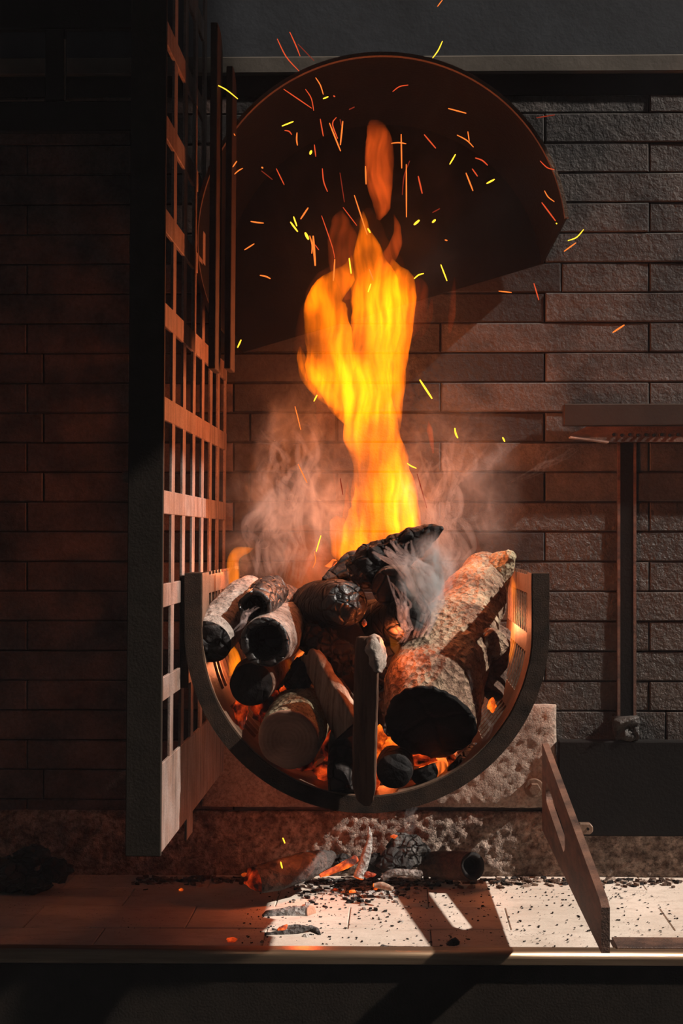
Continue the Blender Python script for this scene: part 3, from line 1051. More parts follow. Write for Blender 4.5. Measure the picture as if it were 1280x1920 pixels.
log('charred_log', 'dark log with a blackened end and a light rim, under the hollow log',
    [(470, 1283, 2.475, 0.038), (482, 1268, 2.56, 0.040), (510, 1240, 2.74, 0.04)], BROWNBARK, CHAREND, amp=0.08, seed=8, seg=48, end_kind='round', end_name='burnt_end')
log('charred_log', 'broad black log with a glossy cracked end in the middle of the pile',
    [(650, 1132, 2.50, 0.039), (632, 1132, 2.55, 0.044), (600, 1142, 2.68, 0.052), (560, 1160, 2.84, 0.05)], CHAR, CHARGLOSS, amp=0.08, lump=0.06, seed=9, seg=56, n=36, end_kind='broken', end_name='glossy_end',
    end_label='glossy cracked charcoal end')
top = log('charred_log', 'jagged black log topmost on the pile, its pointed tip against the flame',
    [(676, 1078, 2.545, 0.034), (700, 1058, 2.55, 0.038), (735, 1040, 2.55, 0.034), (772, 1018, 2.54, 0.026), (805, 1001, 2.53, 0.017), (829, 990, 2.52, 0.004)],
    CHAR, CHARGLOSS, amp=0.42, lump=0.25, ridge=0.25, seed=10, seg=56, n=48, end_kind='broken', end_name='broken_end', freq=24)
log('splinter', None, [(760, 1022, 2.545, 0.014), (778, 1005, 2.54, 0.015), (792, 993, 2.54, 0.010), (797, 984, 2.54, 0.004)], CHARGLOSS, CHAR, amp=0.4, seed=11, seg=20, n=16, end_kind='round', end_name='tip', freq=40, parent=top)
log('wood_chunk', 'flat black chunk between the flame base and the glossy-ended log',
    [(612, 1090, 2.58, 0.012), (635, 1076, 2.60, 0.019), (668, 1056, 2.62, 0.026), (690, 1045, 2.64, 0.022)], CHAR, CHAR, amp=0.16, lump=0.15, seed=12, shape='half', end_kind='round', end_name='burnt_end')
log('charred_log', 'black log end with a thin bark ring, wreathed in white smoke',
    [(733, 1102, 2.485, 0.034), (742, 1092, 2.55, 0.037), (760, 1072, 2.70, 0.038)], BROWNBARK, CHAR, amp=0.08, seed=13, seg=48, end_kind='flat', end_name='burnt_end')
log('charred_log', 'smooth black round-ended log touching the thickest log',
    [(774, 1154, 2.46, 0.034), (758, 1160, 2.50, 0.040), (725, 1166, 2.60, 0.045), (690, 1170, 2.74, 0.046)], CHAR, CHAR, amp=0.05, lump=0.05, seed=14, seg=48, end_kind='round', end_name='burnt_end')
log('charred_log', 'dark log deep in the pile behind the upright post',
    [(640, 1205, 2.60, 0.046), (660, 1195, 2.70, 0.05), (690, 1180, 2.85, 0.05)], CHAR, CHAREND, amp=0.1, seed=15, end_kind='broken', end_name='burnt_end')
log('charred_log', 'dark log buried behind the sawn log and split stick',
    [(580, 1262, 2.58, 0.036), (600, 1240, 2.66, 0.045), (620, 1220, 2.82, 0.045)], EMBERLOG, CHAREND, amp=0.1, seed=16, end_kind='broken', end_name='burnt_end')
st = log('split_stick', 'split stick of pale grainy wood slanting down beside the upright post',
    [(654, 1370, 2.44, 0.030), (632, 1325, 2.46, 0.028), (602, 1268, 2.50, 0.024), (577, 1222, 2.53, 0.019)], SPLIT, CHAREND, amp=0.10, lump=0.05, seed=17, shape='half', spin=2.2, n=40, seg=40,
    end_kind='flat', end_name='burnt_end', ridge=0.25, close_far='flat')
log('wood_chunk', 'short brown wood chunk behind the split stick',
    [(664, 1322, 2.53, 0.019), (648, 1298, 2.56, 0.019), (630, 1272, 2.60, 0.016)], BROWNBARK, CHAR, amp=0.12, seed=18, shape='wedge', end_name='burnt_end')
po = log('upright_post', 'scorched split log standing upright against the front band',
    [(689, 1510, 2.410, 0.008), (688, 1494, 2.41, 0.022), (688, 1460, 2.41, 0.029), (690, 1360, 2.41, 0.030), (692, 1270, 2.412, 0.030), (694, 1215, 2.414, 0.030), (695, 1196, 2.416, 0.028)],
    SCORCH, SCORCH, amp=0.04, lump=0.03, seed=19, shape='wedge', spin=0.75, n=60, seg=48, end_kind='flat', end_name='pointed_foot', ridge=0.10, close_far='flat')
log('broken_top', None, [(710, 1258, 2.398, 0.011), (711, 1240, 2.402, 0.021), (709, 1216, 2.408, 0.024), (704, 1197, 2.414, 0.018)], PALEEND, PALEEND, amp=0.34, lump=0.3, seed=20, shape='half', spin=1.0, seg=28, n=20,
    end_kind='round', end_name='splinter', freq=40, parent=po).__setitem__('label', 'pale broken wood at the top')
log('charred_log', 'short black log standing on end between the sawn log and the post',
    [(640, 1484, 2.455, 0.023), (640, 1450, 2.47, 0.025), (641, 1400, 2.49, 0.024), (643, 1362, 2.51, 0.02)], CHAR, CHAR, amp=0.10, seed=21, seg=40, end_name='burnt_end')
log('charred_log', 'little round black log end low under the thickest log',
    [(739, 1446, 2.45, 0.031), (742, 1432, 2.52, 0.033), (748, 1410, 2.66, 0.033)], CHAR, CHAREND, amp=0.10, lump=0.1, seed=22, seg=40, end_kind='round', end_name='burnt_end')
log('charred_log', 'half-burnt black billet with glowing edges resting on the front band',
    [(795, 1447, 2.48, 0.026), (812, 1440, 2.53, 0.027), (835, 1420, 2.66, 0.027)], EMBERLOG, CHAREND, amp=0.12, seed=23, shape='half', spin=1.0, end_kind='broken', end_name='burnt_end')
log('charred_log', 'thin black billet at the foot of the thickest log, near the rim',
    [(850, 1447, 2.47, 0.012), (868, 1430, 2.50, 0.014), (890, 1405, 2.56, 0.013)], CHAR, CHAREND, amp=0.12, seed=24, end_kind='broken', end_name='burnt_end')
log('charred_log', 'dark billet leaning on the slats beyond the thickest log',
    [(925, 1300, 2.54, 0.018), (932, 1250, 2.60, 0.020), (940, 1180, 2.68, 0.018)], BROWNBARK, CHAR, amp=0.14, seed=25, shape='half', end_kind='broken', end_name='burnt_end')


for i, (a, b, lb) in enumerate([  # hidden logs added to stop sun passing behind the pile
    ((470, 1190, 2.86), (640, 1150, 2.98), 'added sun-blocking log lying crosswise at the back of the pile, toward the grate'),
    ((640, 1270, 2.88), (800, 1210, 3.00), 'added sun-blocking log lying crosswise at the back of the pile, behind the post'),
    ((520, 1300, 2.86), (660, 1300, 2.96), 'added sun-blocking log low at the back of the pile, behind the sawn log'),
    ((690, 1350, 2.84), (820, 1330, 2.96), 'added sun-blocking log low at the back of the pile, behind the thickest log'),
    ((760, 1130, 2.86), (860, 1120, 3.00), 'added sun-blocking log high at the back of the pile, behind the white smoke')]):
    log('charred_log', lb, [(*a, 0.05), ((a[0] + b[0]) / 2, (a[1] + b[1]) / 2, (a[2] + b[2]) / 2, 0.055), (*b, 0.05)], CHAR, CHAREND, amp=0.10, lump=0.1, seed=140 + i, seg=28, n=20, end_kind='broken', end_name='burnt_end')


# ------------------------------------------------------------------ embers and coals: lumpy separate pieces
def rock(name, px, py, D, rx, ry, rz, mat, label, cat, group, seed, rough=0.5, rot=(0, 0, 0), sub=3):
    bm = bmesh.new()
    bmesh.ops.create_icosphere(bm, subdivisions=sub, radius=1.0)
    for v_ in bm.verts:
        c = v_.co.normalized()
        h = 1 + rough * fbm(c * 1.6, 3, seed) * 1.5
        q = Vector((round(c.x * 1.7) / 1.7, round(c.y * 1.7) / 1.7, round(c.z * 1.7) / 1.7))
        c = (c * 0.65 + q * 0.35) * h
        v_.co = Vector((c.x * rx, c.y * ry, c.z * rz))
    me = bpy.data.meshes.new(name)
    bm.to_mesh(me)
    bm.free()
    me.materials.append(mat)
    o = bpy.data.objects.new(name, me)
    COL.objects.link(o)
    o.location = pt(px, py, D)
    o.rotation_euler = rot
    tag(o, label, cat, group)
    return o


GE = 'glowing embers in the basket'
for i, (px, py, D, rx, rz, m, lb) in enumerate([
    (716, 1408, 2.55, 0.022, 0.034, EMBERHOT, 'broad orange ember wedged between the upright post and the thickest log'),
    (736, 1395, 2.53, 0.016, 0.012, EMBERHOT, 'small bright ember chip just above the little round log end'),
    (702, 1462, 2.50, 0.010, 0.020, EMBER, 'narrow red ember close behind the foot of the upright post'),
    (842, 1437, 2.55, 0.020, 0.020, EMBERHOT, 'bright orange ember at the lowest edge of the thickest log'),
    (788, 1425, 2.52, 0.026, 0.010, EMBER, 'flat glowing ember directly under the black burnt end'),
    (608, 1448, 2.52, 0.018, 0.012, EMBER, 'low red ember at the foot of the sawn log'),
    (618, 1400, 2.54, 0.016, 0.024, EMBERDIM, 'dull red ember between the sawn log and the upright black log'),
    (505, 1330, 2.55, 0.030, 0.030, EMBERDIM, 'dull red coal above the sawn log, next to the light-rimmed log'),
    (452, 1335, 2.50, 0.012, 0.026, EMBER, 'thin red ember along the slats under the light-rimmed log'),
    (538, 1296, 2.55, 0.012, 0.012, EMBER, 'small ember peeping over the bark of the sawn log'),
    (922, 1322, 2.50, 0.007, 0.012, EMBERHOT, 'tiny yellow ember on the slats beside the thickest log'),
    (683, 1168, 2.47, 0.004, 0.006, EMBERHOT, 'pinhead ember on the pile above the pale broken wood'),
    (640, 1235, 2.55, 0.030, 0.030, CHAR, 'black coal between the split stick and the upright post'),
    (600, 1205, 2.55, 0.040, 0.030, CHAR, 'black coal behind the head of the split stick'),
    (560, 1270, 2.53, 0.022, 0.028, CHAR, 'black coal wedged above the sawn log bark'),
    (570, 1420, 2.58, 0.03, 0.022, EMBERDIM, 'dim coal hidden behind the sawn end'),
    (665, 1400, 2.53, 0.026, 0.05, CHAR, 'black coal behind the upright post'),
    (770, 1400, 2.66, 0.05, 0.03, EMBERHOT, 'hot coal glowing deep beneath the thickest log'),
    (650, 1440, 2.66, 0.06, 0.025, EMBER, 'coal glowing deep behind the post and black upright log'),
]):
    rock('ember' if m is not CHAR else 'coal', px, py, D, rx, rx * 0.9, rz, m, lb, 'ember' if m is not CHAR else 'coal', GE if m is not CHAR else 'black coals in the basket', i + 30)


# ------------------------------------------------------------------ what lies on the hearth floor
def floor_D(py, h=0.0):
    return F * (ZC - h) / (py - 1008)


GF = 'charcoal pieces fallen on the hearth floor'
log('charcoal_log', 'long black charcoal log on the floor with an ash-grey top, beneath the basket',
    [(478, 1655, 2.84, 0.032), (510, 1648, 2.86, 0.036), (560, 1633, 2.90, 0.034), (600, 1617, 2.94, 0.026), (624, 1604, 2.96, 0.012)],
    m_bark('ash_topped_charcoal', (0.012, 0.01, 0.01), (0.035, 0.03, 0.028), (0.16, 0.145, 0.135), 0.7, 0.8), EMBERDIM, 'charcoal', GF, amp=0.14, lump=0.12, seed=40, shape='half', spin=3.6, end_kind='broken', end_name='glowing_end')
em = log('ember_stick', 'curved white-ashed stick rising horn-like above the glowing twigs',
    [(672, 1645, 2.93, 0.011), (680, 1622, 2.935, 0.011), (688, 1596, 2.94, 0.0095), (693, 1572, 2.945, 0.006), (691, 1550, 2.95, 0.0015)], ASH, EMBERHOT, 'stick', GF, amp=0.14, seed=41, seg=20, n=30, end_kind='round', end_name='glowing_foot')
log('ember_stick', 'red glowing stick lying against the foot of the white horn-like stick',
    [(600, 1642, 2.91, 0.004), (625, 1632, 2.92, 0.007), (650, 1620, 2.925, 0.009), (668, 1610, 2.93, 0.008)], EMBERHOT, EMBER, 'stick', GF, amp=0.3, seed=42, seg=18, n=24, end_kind='round', end_name='tip', freq=40)
rock('charcoal_lump', 763, 1594, 2.98, 0.043, 0.035, 0.034, m_char('ashy_charcoal', (0.02, 0.018, 0.017), (0.20, 0.19, 0.18), 0.5, 48, 1.0), 'large crackled charcoal lump atop the fallen coals, greyed by ash', 'charcoal', GF, 43, 0.3)
rock('charcoal_lump', 738, 1618, 2.95, 0.036, 0.03, 0.026, CHAR, 'black charcoal lump under the large crackled one', 'charcoal', GF, 44, 0.4)
rock('charcoal_lump', 700, 1625, 2.97, 0.026, 0.025, 0.024, CHAR, 'small black charcoal lump beside the white horn-like stick', 'charcoal', GF, 45, 0.45)
rock('charcoal_lump', 640, 1617, 3.0, 0.025, 0.02, 0.016, CHAR, 'small black charcoal lump between long charcoal log and white stick', 'charcoal', GF, 46, 0.45)
log('round_log', 'short dark round log lying on the floor at the end of the coals',
    [(886, 1624, 2.94, 0.028), (872, 1624, 2.96, 0.029), (830, 1622, 2.985, 0.028), (792, 1620, 3.0, 0.024)], BROWNBARK, CHAREND, 'log', GF, amp=0.06, seed=47, seg=44, end_kind='hollow', end_name='hollow_end')
log('charred_branch', 'pale ash-crusted twig below the black charcoal lumps',
    [(716, 1648, 2.88, 0.006), (735, 1637, 2.885, 0.008), (760, 1637, 2.89, 0.008), (788, 1640, 2.90, 0.010)], m_bark('ashy_twig_bark', (0.03, 0.022, 0.02), (0.25, 0.2, 0.18), (0.5, 0.42, 0.38), 0.9, 1.5), CHAR, 'stick', GF, amp=0.3, seed=48, seg=18, n=24, end_kind='round', end_name='tip', freq=40)
log('wood_chip', 'pale brown wood chip with an ember spot among the ash flakes',
    [(700, 1660, 2.84, 0.004), (715, 1661, 2.84, 0.008), (735, 1667, 2.825, 0.005)], SPLIT, EMBERHOT, 'wood chip', GF, amp=0.1, seed=49, seg=16, n=14, shape='half', spin=3.0, end_kind='round', end_name='glowing_tip')
log('charcoal_stick', 'ringed grey charcoal stick lying in the sun near the front',
    [(583, 1712, 2.76, 0.0145), (572, 1713, 2.765, 0.0155), (535, 1716, 2.765, 0.0155), (505, 1718, 2.755, 0.012), (494, 1720, 2.75, 0.007)],
    m_bark('grey_charcoal', (0.06, 0.052, 0.048), (0.24, 0.215, 0.20), (0.42, 0.39, 0.37), 0.7, 1.3), SAWN, 'charcoal', GF, amp=0.10, seed=50, seg=32, n=36, end_name='sawn_end', ridge=0.12)
twm = m_bark('burnt_twig_bark', (0.012, 0.01, 0.01), (0.06, 0.05, 0.045), (0.24, 0.21, 0.2), 0.8, 1.6)
for i, (P_, lb) in enumerate([
    ([(497, 1752, 2.62, 0.004), (520, 1752, 2.625, 0.006), (555, 1746, 2.63, 0.006), (585, 1738, 2.64, 0.004)], 'long burnt twig, lowest of the twigs by the front nosing'),
    ([(510, 1741, 2.65, 0.002), (520, 1748, 2.645, 0.003), (500, 1757, 2.62, 0.003)], 'hooked black twig at the edge of the sunlit patch'),
    ([(538, 1738, 2.66, 0.003), (560, 1737, 2.665, 0.004), (580, 1741, 2.655, 0.003)], 'thin black twig lying over the long burnt twig'),
    ([(580, 1740, 2.65, 0.006), (592, 1745, 2.64, 0.006), (599, 1753, 2.62, 0.003)], 'curled charcoal flake at the end of the twigs'),
]):
    log('burnt_twig', lb, P_, twm, CHAR, 'twig', 'burnt twigs near the front nosing', amp=0.3, seed=60 + i, seg=12, n=16, end_kind='round', end_name='tip', freq=50)
rock('ember_chip', 528, 1742, 2.65, 0.012, 0.007, 0.005, EMBERHOT, 'small red-hot chip on the burnt twigs', 'ember', GF, 66, 0.4, (0, -0.5, 0.3))
rock('pale_chip', 574, 1756, 2.61, 0.008, 0.006, 0.005, ASHCHIP, 'pale ash crumb under the curled charcoal flake', 'ash', GF, 67, 0.4)
log('bark_strip', 'curled dark bark strip lying right behind the front nosing',
    [(715, 1774, 2.55, 0.006), (735, 1777, 2.545, 0.006), (772, 1776, 2.545, 0.004)], twm, CHAR, 'bark', GF, amp=0.3, seed=68, seg=14, n=18, shape='slab', end_kind='round', end_name='tip', freq=50)
log('bark_strip', 'flat grey bark flake behind the nosing, next to the curled strip',
    [(775, 1778, 2.545, 0.004), (800, 1779, 2.545, 0.005), (828, 1777, 2.548, 0.003)], GREYWOOD, CHAR, 'bark', GF, amp=0.3, seed=69, seg=14, n=18, shape='slab', spin=1.57, end_kind='round', end_name='tip', freq=50)
rock('charcoal_flake', 848, 1770, 2.565, 0.014, 0.010, 0.007, CHAR, 'pointed black charcoal flake at the edge of the plate shadow', 'charcoal', GF, 70, 0.5, (0.2, -0.3, 0.4))
for i, (px, py, r, lb) in enumerate([
    (434, 1762, 0.009, 'lone glowing ember on the dark floor near the nosing'), (458, 1640, 0.007, 'orange ember at the burning tip of the long charcoal log'),
    (492, 1642, 0.013, 'red ember on the near end of the long charcoal log'), (690, 1640, 0.010, 'orange ember at the foot of the white horn-like stick'),
    (661, 1672, 0.007, 'reddish ember flake in the middle of the ash flakes'), (704, 1667, 0.005, 'yellow ember under the pale brown wood chip'),
    (629, 1668, 0.005, 'yellow ember among the ash flakes nearest the long charcoal log'), (738, 1568, 0.007, 'red ember against the crackled charcoal lump'),
    (340, 1668, 0.005, 'dim ember alone on the dark floor below the grate'), (698, 1640, 0.008, 'pinkish ember beside the pale ash-crusted twig'),
]):
    D = floor_D(py, 0.004) if py > 1650 else 2.90
    if py < 1600: D = 2.95
    rock('ember', px, py, min(D, 3.0), r, r * 0.7, r * 0.6, EMBERHOT if i % 3 else EMBER, lb, 'ember', 'embers on the hearth floor', 80 + i, 0.5, sub=2)
# dark rubble by the wall at the corner
for i, (px, py, rx, rz, lb) in enumerate([(18, 1640, 0.05, 0.034, 'large dark charcoal lump in the unlit corner'), (62, 1655, 0.04, 0.022, 'flat dark charcoal lump in front of the corner pile'),
                                           (60, 1605, 0.035, 0.022, 'small dark charcoal lump on top of the corner pile'), (105, 1632, 0.035, 0.024, 'dark charcoal lump at the end of the corner pile')]):
    D = 2.92
    rock('charcoal_lump', px, py, D, rx, rx * 0.8, rz, CHAR, lb, 'charcoal', 'charcoal lumps in the dark corner', 95 + i, 0.4)


def chips(name, label, n, gen, size, mats, seed):
    r = random.Random(seed)
    V, Fc, mi = [], [], []
    for _ in range(n):
        x_, y_ = gen(r)
        s = size * r.uniform(0.35, 1.6)
        a = r.uniform(0, 6.28)
        ca_, sa = math.cos(a), math.sin(a)
        b = len(V)
        pr = [(-1, -0.35), (0.2, -0.5), (1, 0.1), (0.3, 0.5), (-0.7, 0.4)]
        hgt = s * r.uniform(0.15, 0.5)
        for k_ in (0, 1):
            for (u, w_) in pr:
                u2, w2 = u * s * r.uniform(0.7, 1.2), w_ * s * r.uniform(0.7, 1.2)
                V.append((x_ + u2 * ca_ - w2 * sa, y_ + u2 * sa + w2 * ca_, 0.0 + k_ * hgt + (r.uniform(0, 0.3) * s if k_ else 0)))
        Fc += [(b + 4, b + 3, b + 2, b + 1, b), (b + 5, b + 6, b + 7, b + 8, b + 9)] + [(b + i, b + (i + 1) % 5, b + 5 + (i + 1) % 5, b + 5 + i) for i in range(5)]
        k_ = r.randrange(len(mats))
        mi += [k_] * 7
    o = mesh_obj(name, V, Fc, None)
    for m in mats: o.data.materials.append(m)
    for p, k_ in zip(o.data.polygons, mi): p.material_index = k_
    tag(o, label, 'ash', kind='stuff')
    return o


def g_heap(r):
    px = r.gauss(665, 62)
    py = 1648 + abs(r.gauss(0, 20))
    p = pt(px, py, floor_D(py))
    return p.x, min(p.y, 3.03)


def g_all(r):
    return r.uniform(X(440, 2.6), X(1280, 2.7)), r.uniform(2.55, 3.0)


def g_back(r):
    return r.uniform(X(250, 3.0), X(1280, 3.0)), 3.05 - abs(r.gauss(0, 0.03))


chips('ash_flakes', 'heap of black and white ash flakes on the floor under the basket', 620, g_heap, 0.0055, [CHAR, CHAR, ASHCHIP, ASH], 1)
chips('charcoal_specks', 'tiny charcoal specks strewn over the pale hearth floor', 700, g_all, 0.0022, [CHAR], 2)
chips('ash_debris', 'line of crumbly ash debris along the foot of the wall', 700, g_back, 0.007, [CHAR, BROWNBARK, BROWNBARK, ROUGH], 3)


# ------------------------------------------------------------------ flames
def tongue(name, pts, mat, parent, D, depth=0.55, seg=20, n=36, seed=0, wob=0.0):
    """pts: (px, py, half width in px) from the foot up; a closed body, flattened in depth"""
    C = [pt(a, b, D) for a, b, _ in pts]
    W = [c / (F / D) for _, _, c in pts]
    Pp, W = resample(C, W, n)
    v, f = [], []
    for i in range(n):
        t = (Pp[min(i + 1, n - 1)] - Pp[max(i - 1, 0)]).normalized()
        side = Vector((t.z, 0, -t.x))
        if side.length < 1e-5: side = Vector((1, 0, 0))
        side.normalize()
        for k_ in range(seg):
            a = 2 * math.pi * k_ / seg
            r = W[i] * (1 + 0.30 * fbm((math.cos(a) * 1.2, math.sin(a) * 1.2, Pp[i].z * 22), 3, seed))
            v.append(Pp[i] + side * r * math.cos(a) + Vector((0, 1, 0)) * r * depth * math.sin(a))
    for i in range(n - 1):
        for k_ in range(seg):
            f.append((i * seg + k_, i * seg + (k_ + 1) % seg, (i + 1) * seg + (k_ + 1) % seg, (i + 1) * seg + k_))
    f.append(tuple(range(seg)))
    f.append(tuple((n - 1) * seg + k_ for k_ in reversed(range(seg))))
    v = [q - (parent.location if parent else Vector()) for q in v]
    return mesh_obj(name, v, f, mat, parent, True)


DFl = 2.73
fl_main = empty('flame', pt(700, 1045, DFl))
tag(fl_main, 'tall yellow main flame leaping from the middle of the log pile', 'flame', 'flames of the wood fire')
tongue('tongue', [(700, 1058, 62), (712, 1000, 74), (722, 940, 62), (712, 870, 52), (694, 800, 50), (686, 730, 48), (696, 660, 46), (706, 590, 50), (702, 530, 46), (690, 480, 28), (682, 420, 8), (680, 395, 1)], FLAME, fl_main, DFl, seed=1, n=60)
tongue('tongue', [(660, 800, 8), (640, 750, 28), (620, 690, 46), (616, 630, 44), (610, 580, 38), (614, 550, 32), (642, 520, 24), (655, 495, 8), (660, 478, 1)], FLAME, fl_main, DFl - 0.02, seed=2)
tongue('tongue', [(640, 770, 4), (606, 735, 18), (580, 705, 17), (566, 675, 9), (562, 650, 2)], FLAME, fl_main, DFl + 0.01, seed=3)
tongue('tongue', [(732, 850, 4), (738, 780, 16), (738, 700, 24), (742, 630, 30), (746, 570, 34), (748, 525, 26), (738, 498, 8), (735, 485, 1)], FLAME, fl_main, DFl + 0.02, seed=4)
tongue('tongue', [(765, 1015, 20), (764, 975, 26), (755, 925, 22), (744, 870, 10), (740, 835, 1)], FLAME, fl_main, DFl - 0.02, seed=5)
tongue('tongue', [(648, 1052, 10), (642, 1030, 22), (638, 1000, 22), (632, 978, 16), (630, 966, 2)], FLAME, fl_main, DFl, seed=6)
tongue('tongue', [(660, 560, 16), (650, 500, 30), (642, 450, 28), (638, 415, 18), (640, 395, 3)], FLAMEDIM, fl_main, DFl + 0.03, seed=7).__setitem__('label', 'dim red upper tongue')
tongue('tongue', [(700, 520, 10), (722, 492, 16), (740, 460, 13), (745, 430, 7), (738, 402, 1)], FLAMERED, fl_main, DFl - 0.01, seed=8).__setitem__('label', 'curling orange tip')
tongue('tongue', [(752, 640, 14), (775, 590, 24), (785, 545, 18), (775, 515, 4)], FLAMEDIM, fl_main, DFl + 0.02, seed=9).__setitem__('label', 'dim red outer tongue')
tongue('tongue', [(612, 1075, 30), (600, 1062, 34), (612, 1040, 22), (622, 1010, 6)], FLAMEDIM, fl_main, DFl + 0.05, seed=10).__setitem__('label', 'dull orange glow at the foot')


rf = random.Random(77)
for i, (x0, y0, x1, y1, w_) in enumerate([(640, 1040, 652, 900, 9), (668, 1030, 672, 820, 10), (742, 1020, 735, 830, 11), (776, 1005, 752, 890, 8), (700, 820, 668, 640, 12), (725, 800, 742, 600, 12), (655, 770, 640, 610, 9),
                                          (612, 760, 588, 600, 8), (690, 640, 662, 500, 9), (712, 600, 705, 470, 9), (735, 600, 752, 505, 8), (628, 640, 615, 545, 8), (720, 960, 706, 720, 9), (575, 715, 563, 655, 5)]):
    mx, my = (x0 + x1) / 2 + rf.uniform(-7, 7), (y0 + y1) / 2
    tongue('filament', [(x0, y0, 1.5), ((x0 + mx) / 2, (y0 + my) / 2, w_ * 0.8), (mx, my, w_), ((x1 + mx) / 2, (y1 + my) / 2, w_ * 0.6), (x1, y1, 0.5)], FLAME, fl_main, DFl + rf.uniform(-0.05, 0.0), seed=60 + i, n=20, seg=12)
tongue('halo', [(585, 1120, 70), (582, 1080, 68), (575, 1035, 48), (566, 985, 12)], m_flame('low_flame_glow', (1.0, 0.16, 0.02), 5.5, (40, 40, 8), floor=0.35), fl_main, 2.90, depth=0.5, seed=91, n=30)
tongue('halo', [(705, 1062, 86), (715, 960, 88), (700, 840, 78), (680, 740, 92), (664, 650, 104), (672, 570, 104), (690, 505, 66), (690, 430, 30), (690, 390, 4)], m_flame('faint_flame_mantle', (1.0, 0.15, 0.02), 2.2, (40, 40, 6), floor=0.1), fl_main, DFl + 0.01, depth=0.4, seed=90, n=50)


def single(name, label, pts, mat, D, seed, depth=0.6):
    o = tongue(name, pts, mat, None, D, depth, seed=seed, n=24)
    tag(o, label, 'flame', 'flames of the wood fire')
    return o


single('flame', 'detached orange-red flame hovering above the main flame inside the hood', [(709, 412, 4), (716, 385, 16), (712, 345, 25), (711, 300, 26), (711, 262, 25), (702, 238, 17), (694, 226, 3)], FLAMERED, DFl - 0.02, 20)
single('flame', 'small yellow flame hooking over above the sunlit grey log', [(438, 1105, 8), (437, 1080, 11), (437, 1050, 11), (446, 1036, 11), (462, 1032, 7), (475, 1028, 1)], FLAMESMALL, 2.76, 21)
single('flame', 'thin red flame curl beside the upper edge of the main flame', [(775, 640, 2), (792, 622, 6), (804, 596, 6), (810, 560, 2)], FLAMERED, DFl, 22)
single('flame', 'faint red flame streak highest beside the main flame', [(842, 625, 3), (847, 590, 7), (849, 560, 6), (852, 520, 1)], FLAMEDIM, DFl, 23)
single('flame', 'tiny orange flame drifting in the smoke beside the main flame', [(812, 850, 2), (808, 822, 5), (805, 806, 6), (803, 790, 1)], FLAMERED, DFl - 0.05, 24)
single('flame', 'little yellow flame between the dark logs and the slats near the grate', [(432, 1268, 4), (440, 1245, 12), (436, 1222, 9), (420, 1205, 2)], FLAMESMALL, 2.66, 25)
single('flame', 'little orange flame just above the pale broken wood', [(744, 1228, 3), (741, 1212, 9), (735, 1198, 5), (733, 1190, 1)], FLAMESMALL, 2.50, 26)
single('flame', 'small yellow flame peeping under the hollow log', [(541, 1258, 2), (544, 1247, 6), (538, 1236, 2)], FLAMESMALL, 2.56, 27)
single('flame', 'orange flame climbing the slats beyond the thickest log', [(962, 1270, 4), (962, 1220, 9), (968, 1160, 9), (964, 1110, 6), (960, 1080, 1)], FLAMESMALL, 2.82, 28)
single('flame', 'short orange flame tip behind the thickest log', [(900, 1048, 3), (897, 1030, 5), (893, 1006, 1)], FLAMERED, 2.95, 29)
single('flame', 'low orange flame tip beyond the brown log', [(522, 1100, 12), (516, 1085, 12), (514, 1070, 5), (512, 1060, 1)], FLAMERED, 2.90, 30)
single('flame', 'orange flame licking the slats low beside the grate', [(398, 1330, 4), (404, 1290, 8), (412, 1245, 8), (405, 1200, 2)], FLAMERED, 2.80, 31)


def lamp(name, px, py, D, power, col, r):
    l = bpy.data.lights.new(name, 'POINT')
    l.energy = power
    l.color = col
    l.shadow_soft_size = r
    o = bpy.data.objects.new(name, l)
    COL.objects.link(o)
    o.location = pt(px, py, D)
    return o


WARM = (1.0, 0.27, 0.10)
lamp('fire_glow', 712, 960, DFl, 5.2, WARM, 0.05)
lamp('fire_glow', 700, 780, DFl, 2.6, WARM, 0.03)
lamp('fire_glow', 690, 640, DFl, 2.8, WARM, 0.014)
lamp('fire_glow', 440, 1060, 2.76, 0.5, WARM, 0.008)
lamp('fire_glow', 438, 1243, 2.66, 0.35, WARM, 0.01)
lamp('fire_glow', 918, 1160, 2.90, 1.6, WARM, 0.02)
lamp('ember_glow', 725, 1440, 2.60, 0.5, (1.0, 0.16, 0.03), 0.02)
lamp('fire_glow', 735, 1192, 2.455, 0.50, (1.0, 0.20, 0.05), 0.006)
lamp('ember_glow', 570, 1590, 2.84, 0.55, (1.0, 0.16, 0.04), 0.015)
lamp('ember_glow', 716, 1446, 2.452, 0.08, (1.0, 0.18, 0.04), 0.006)

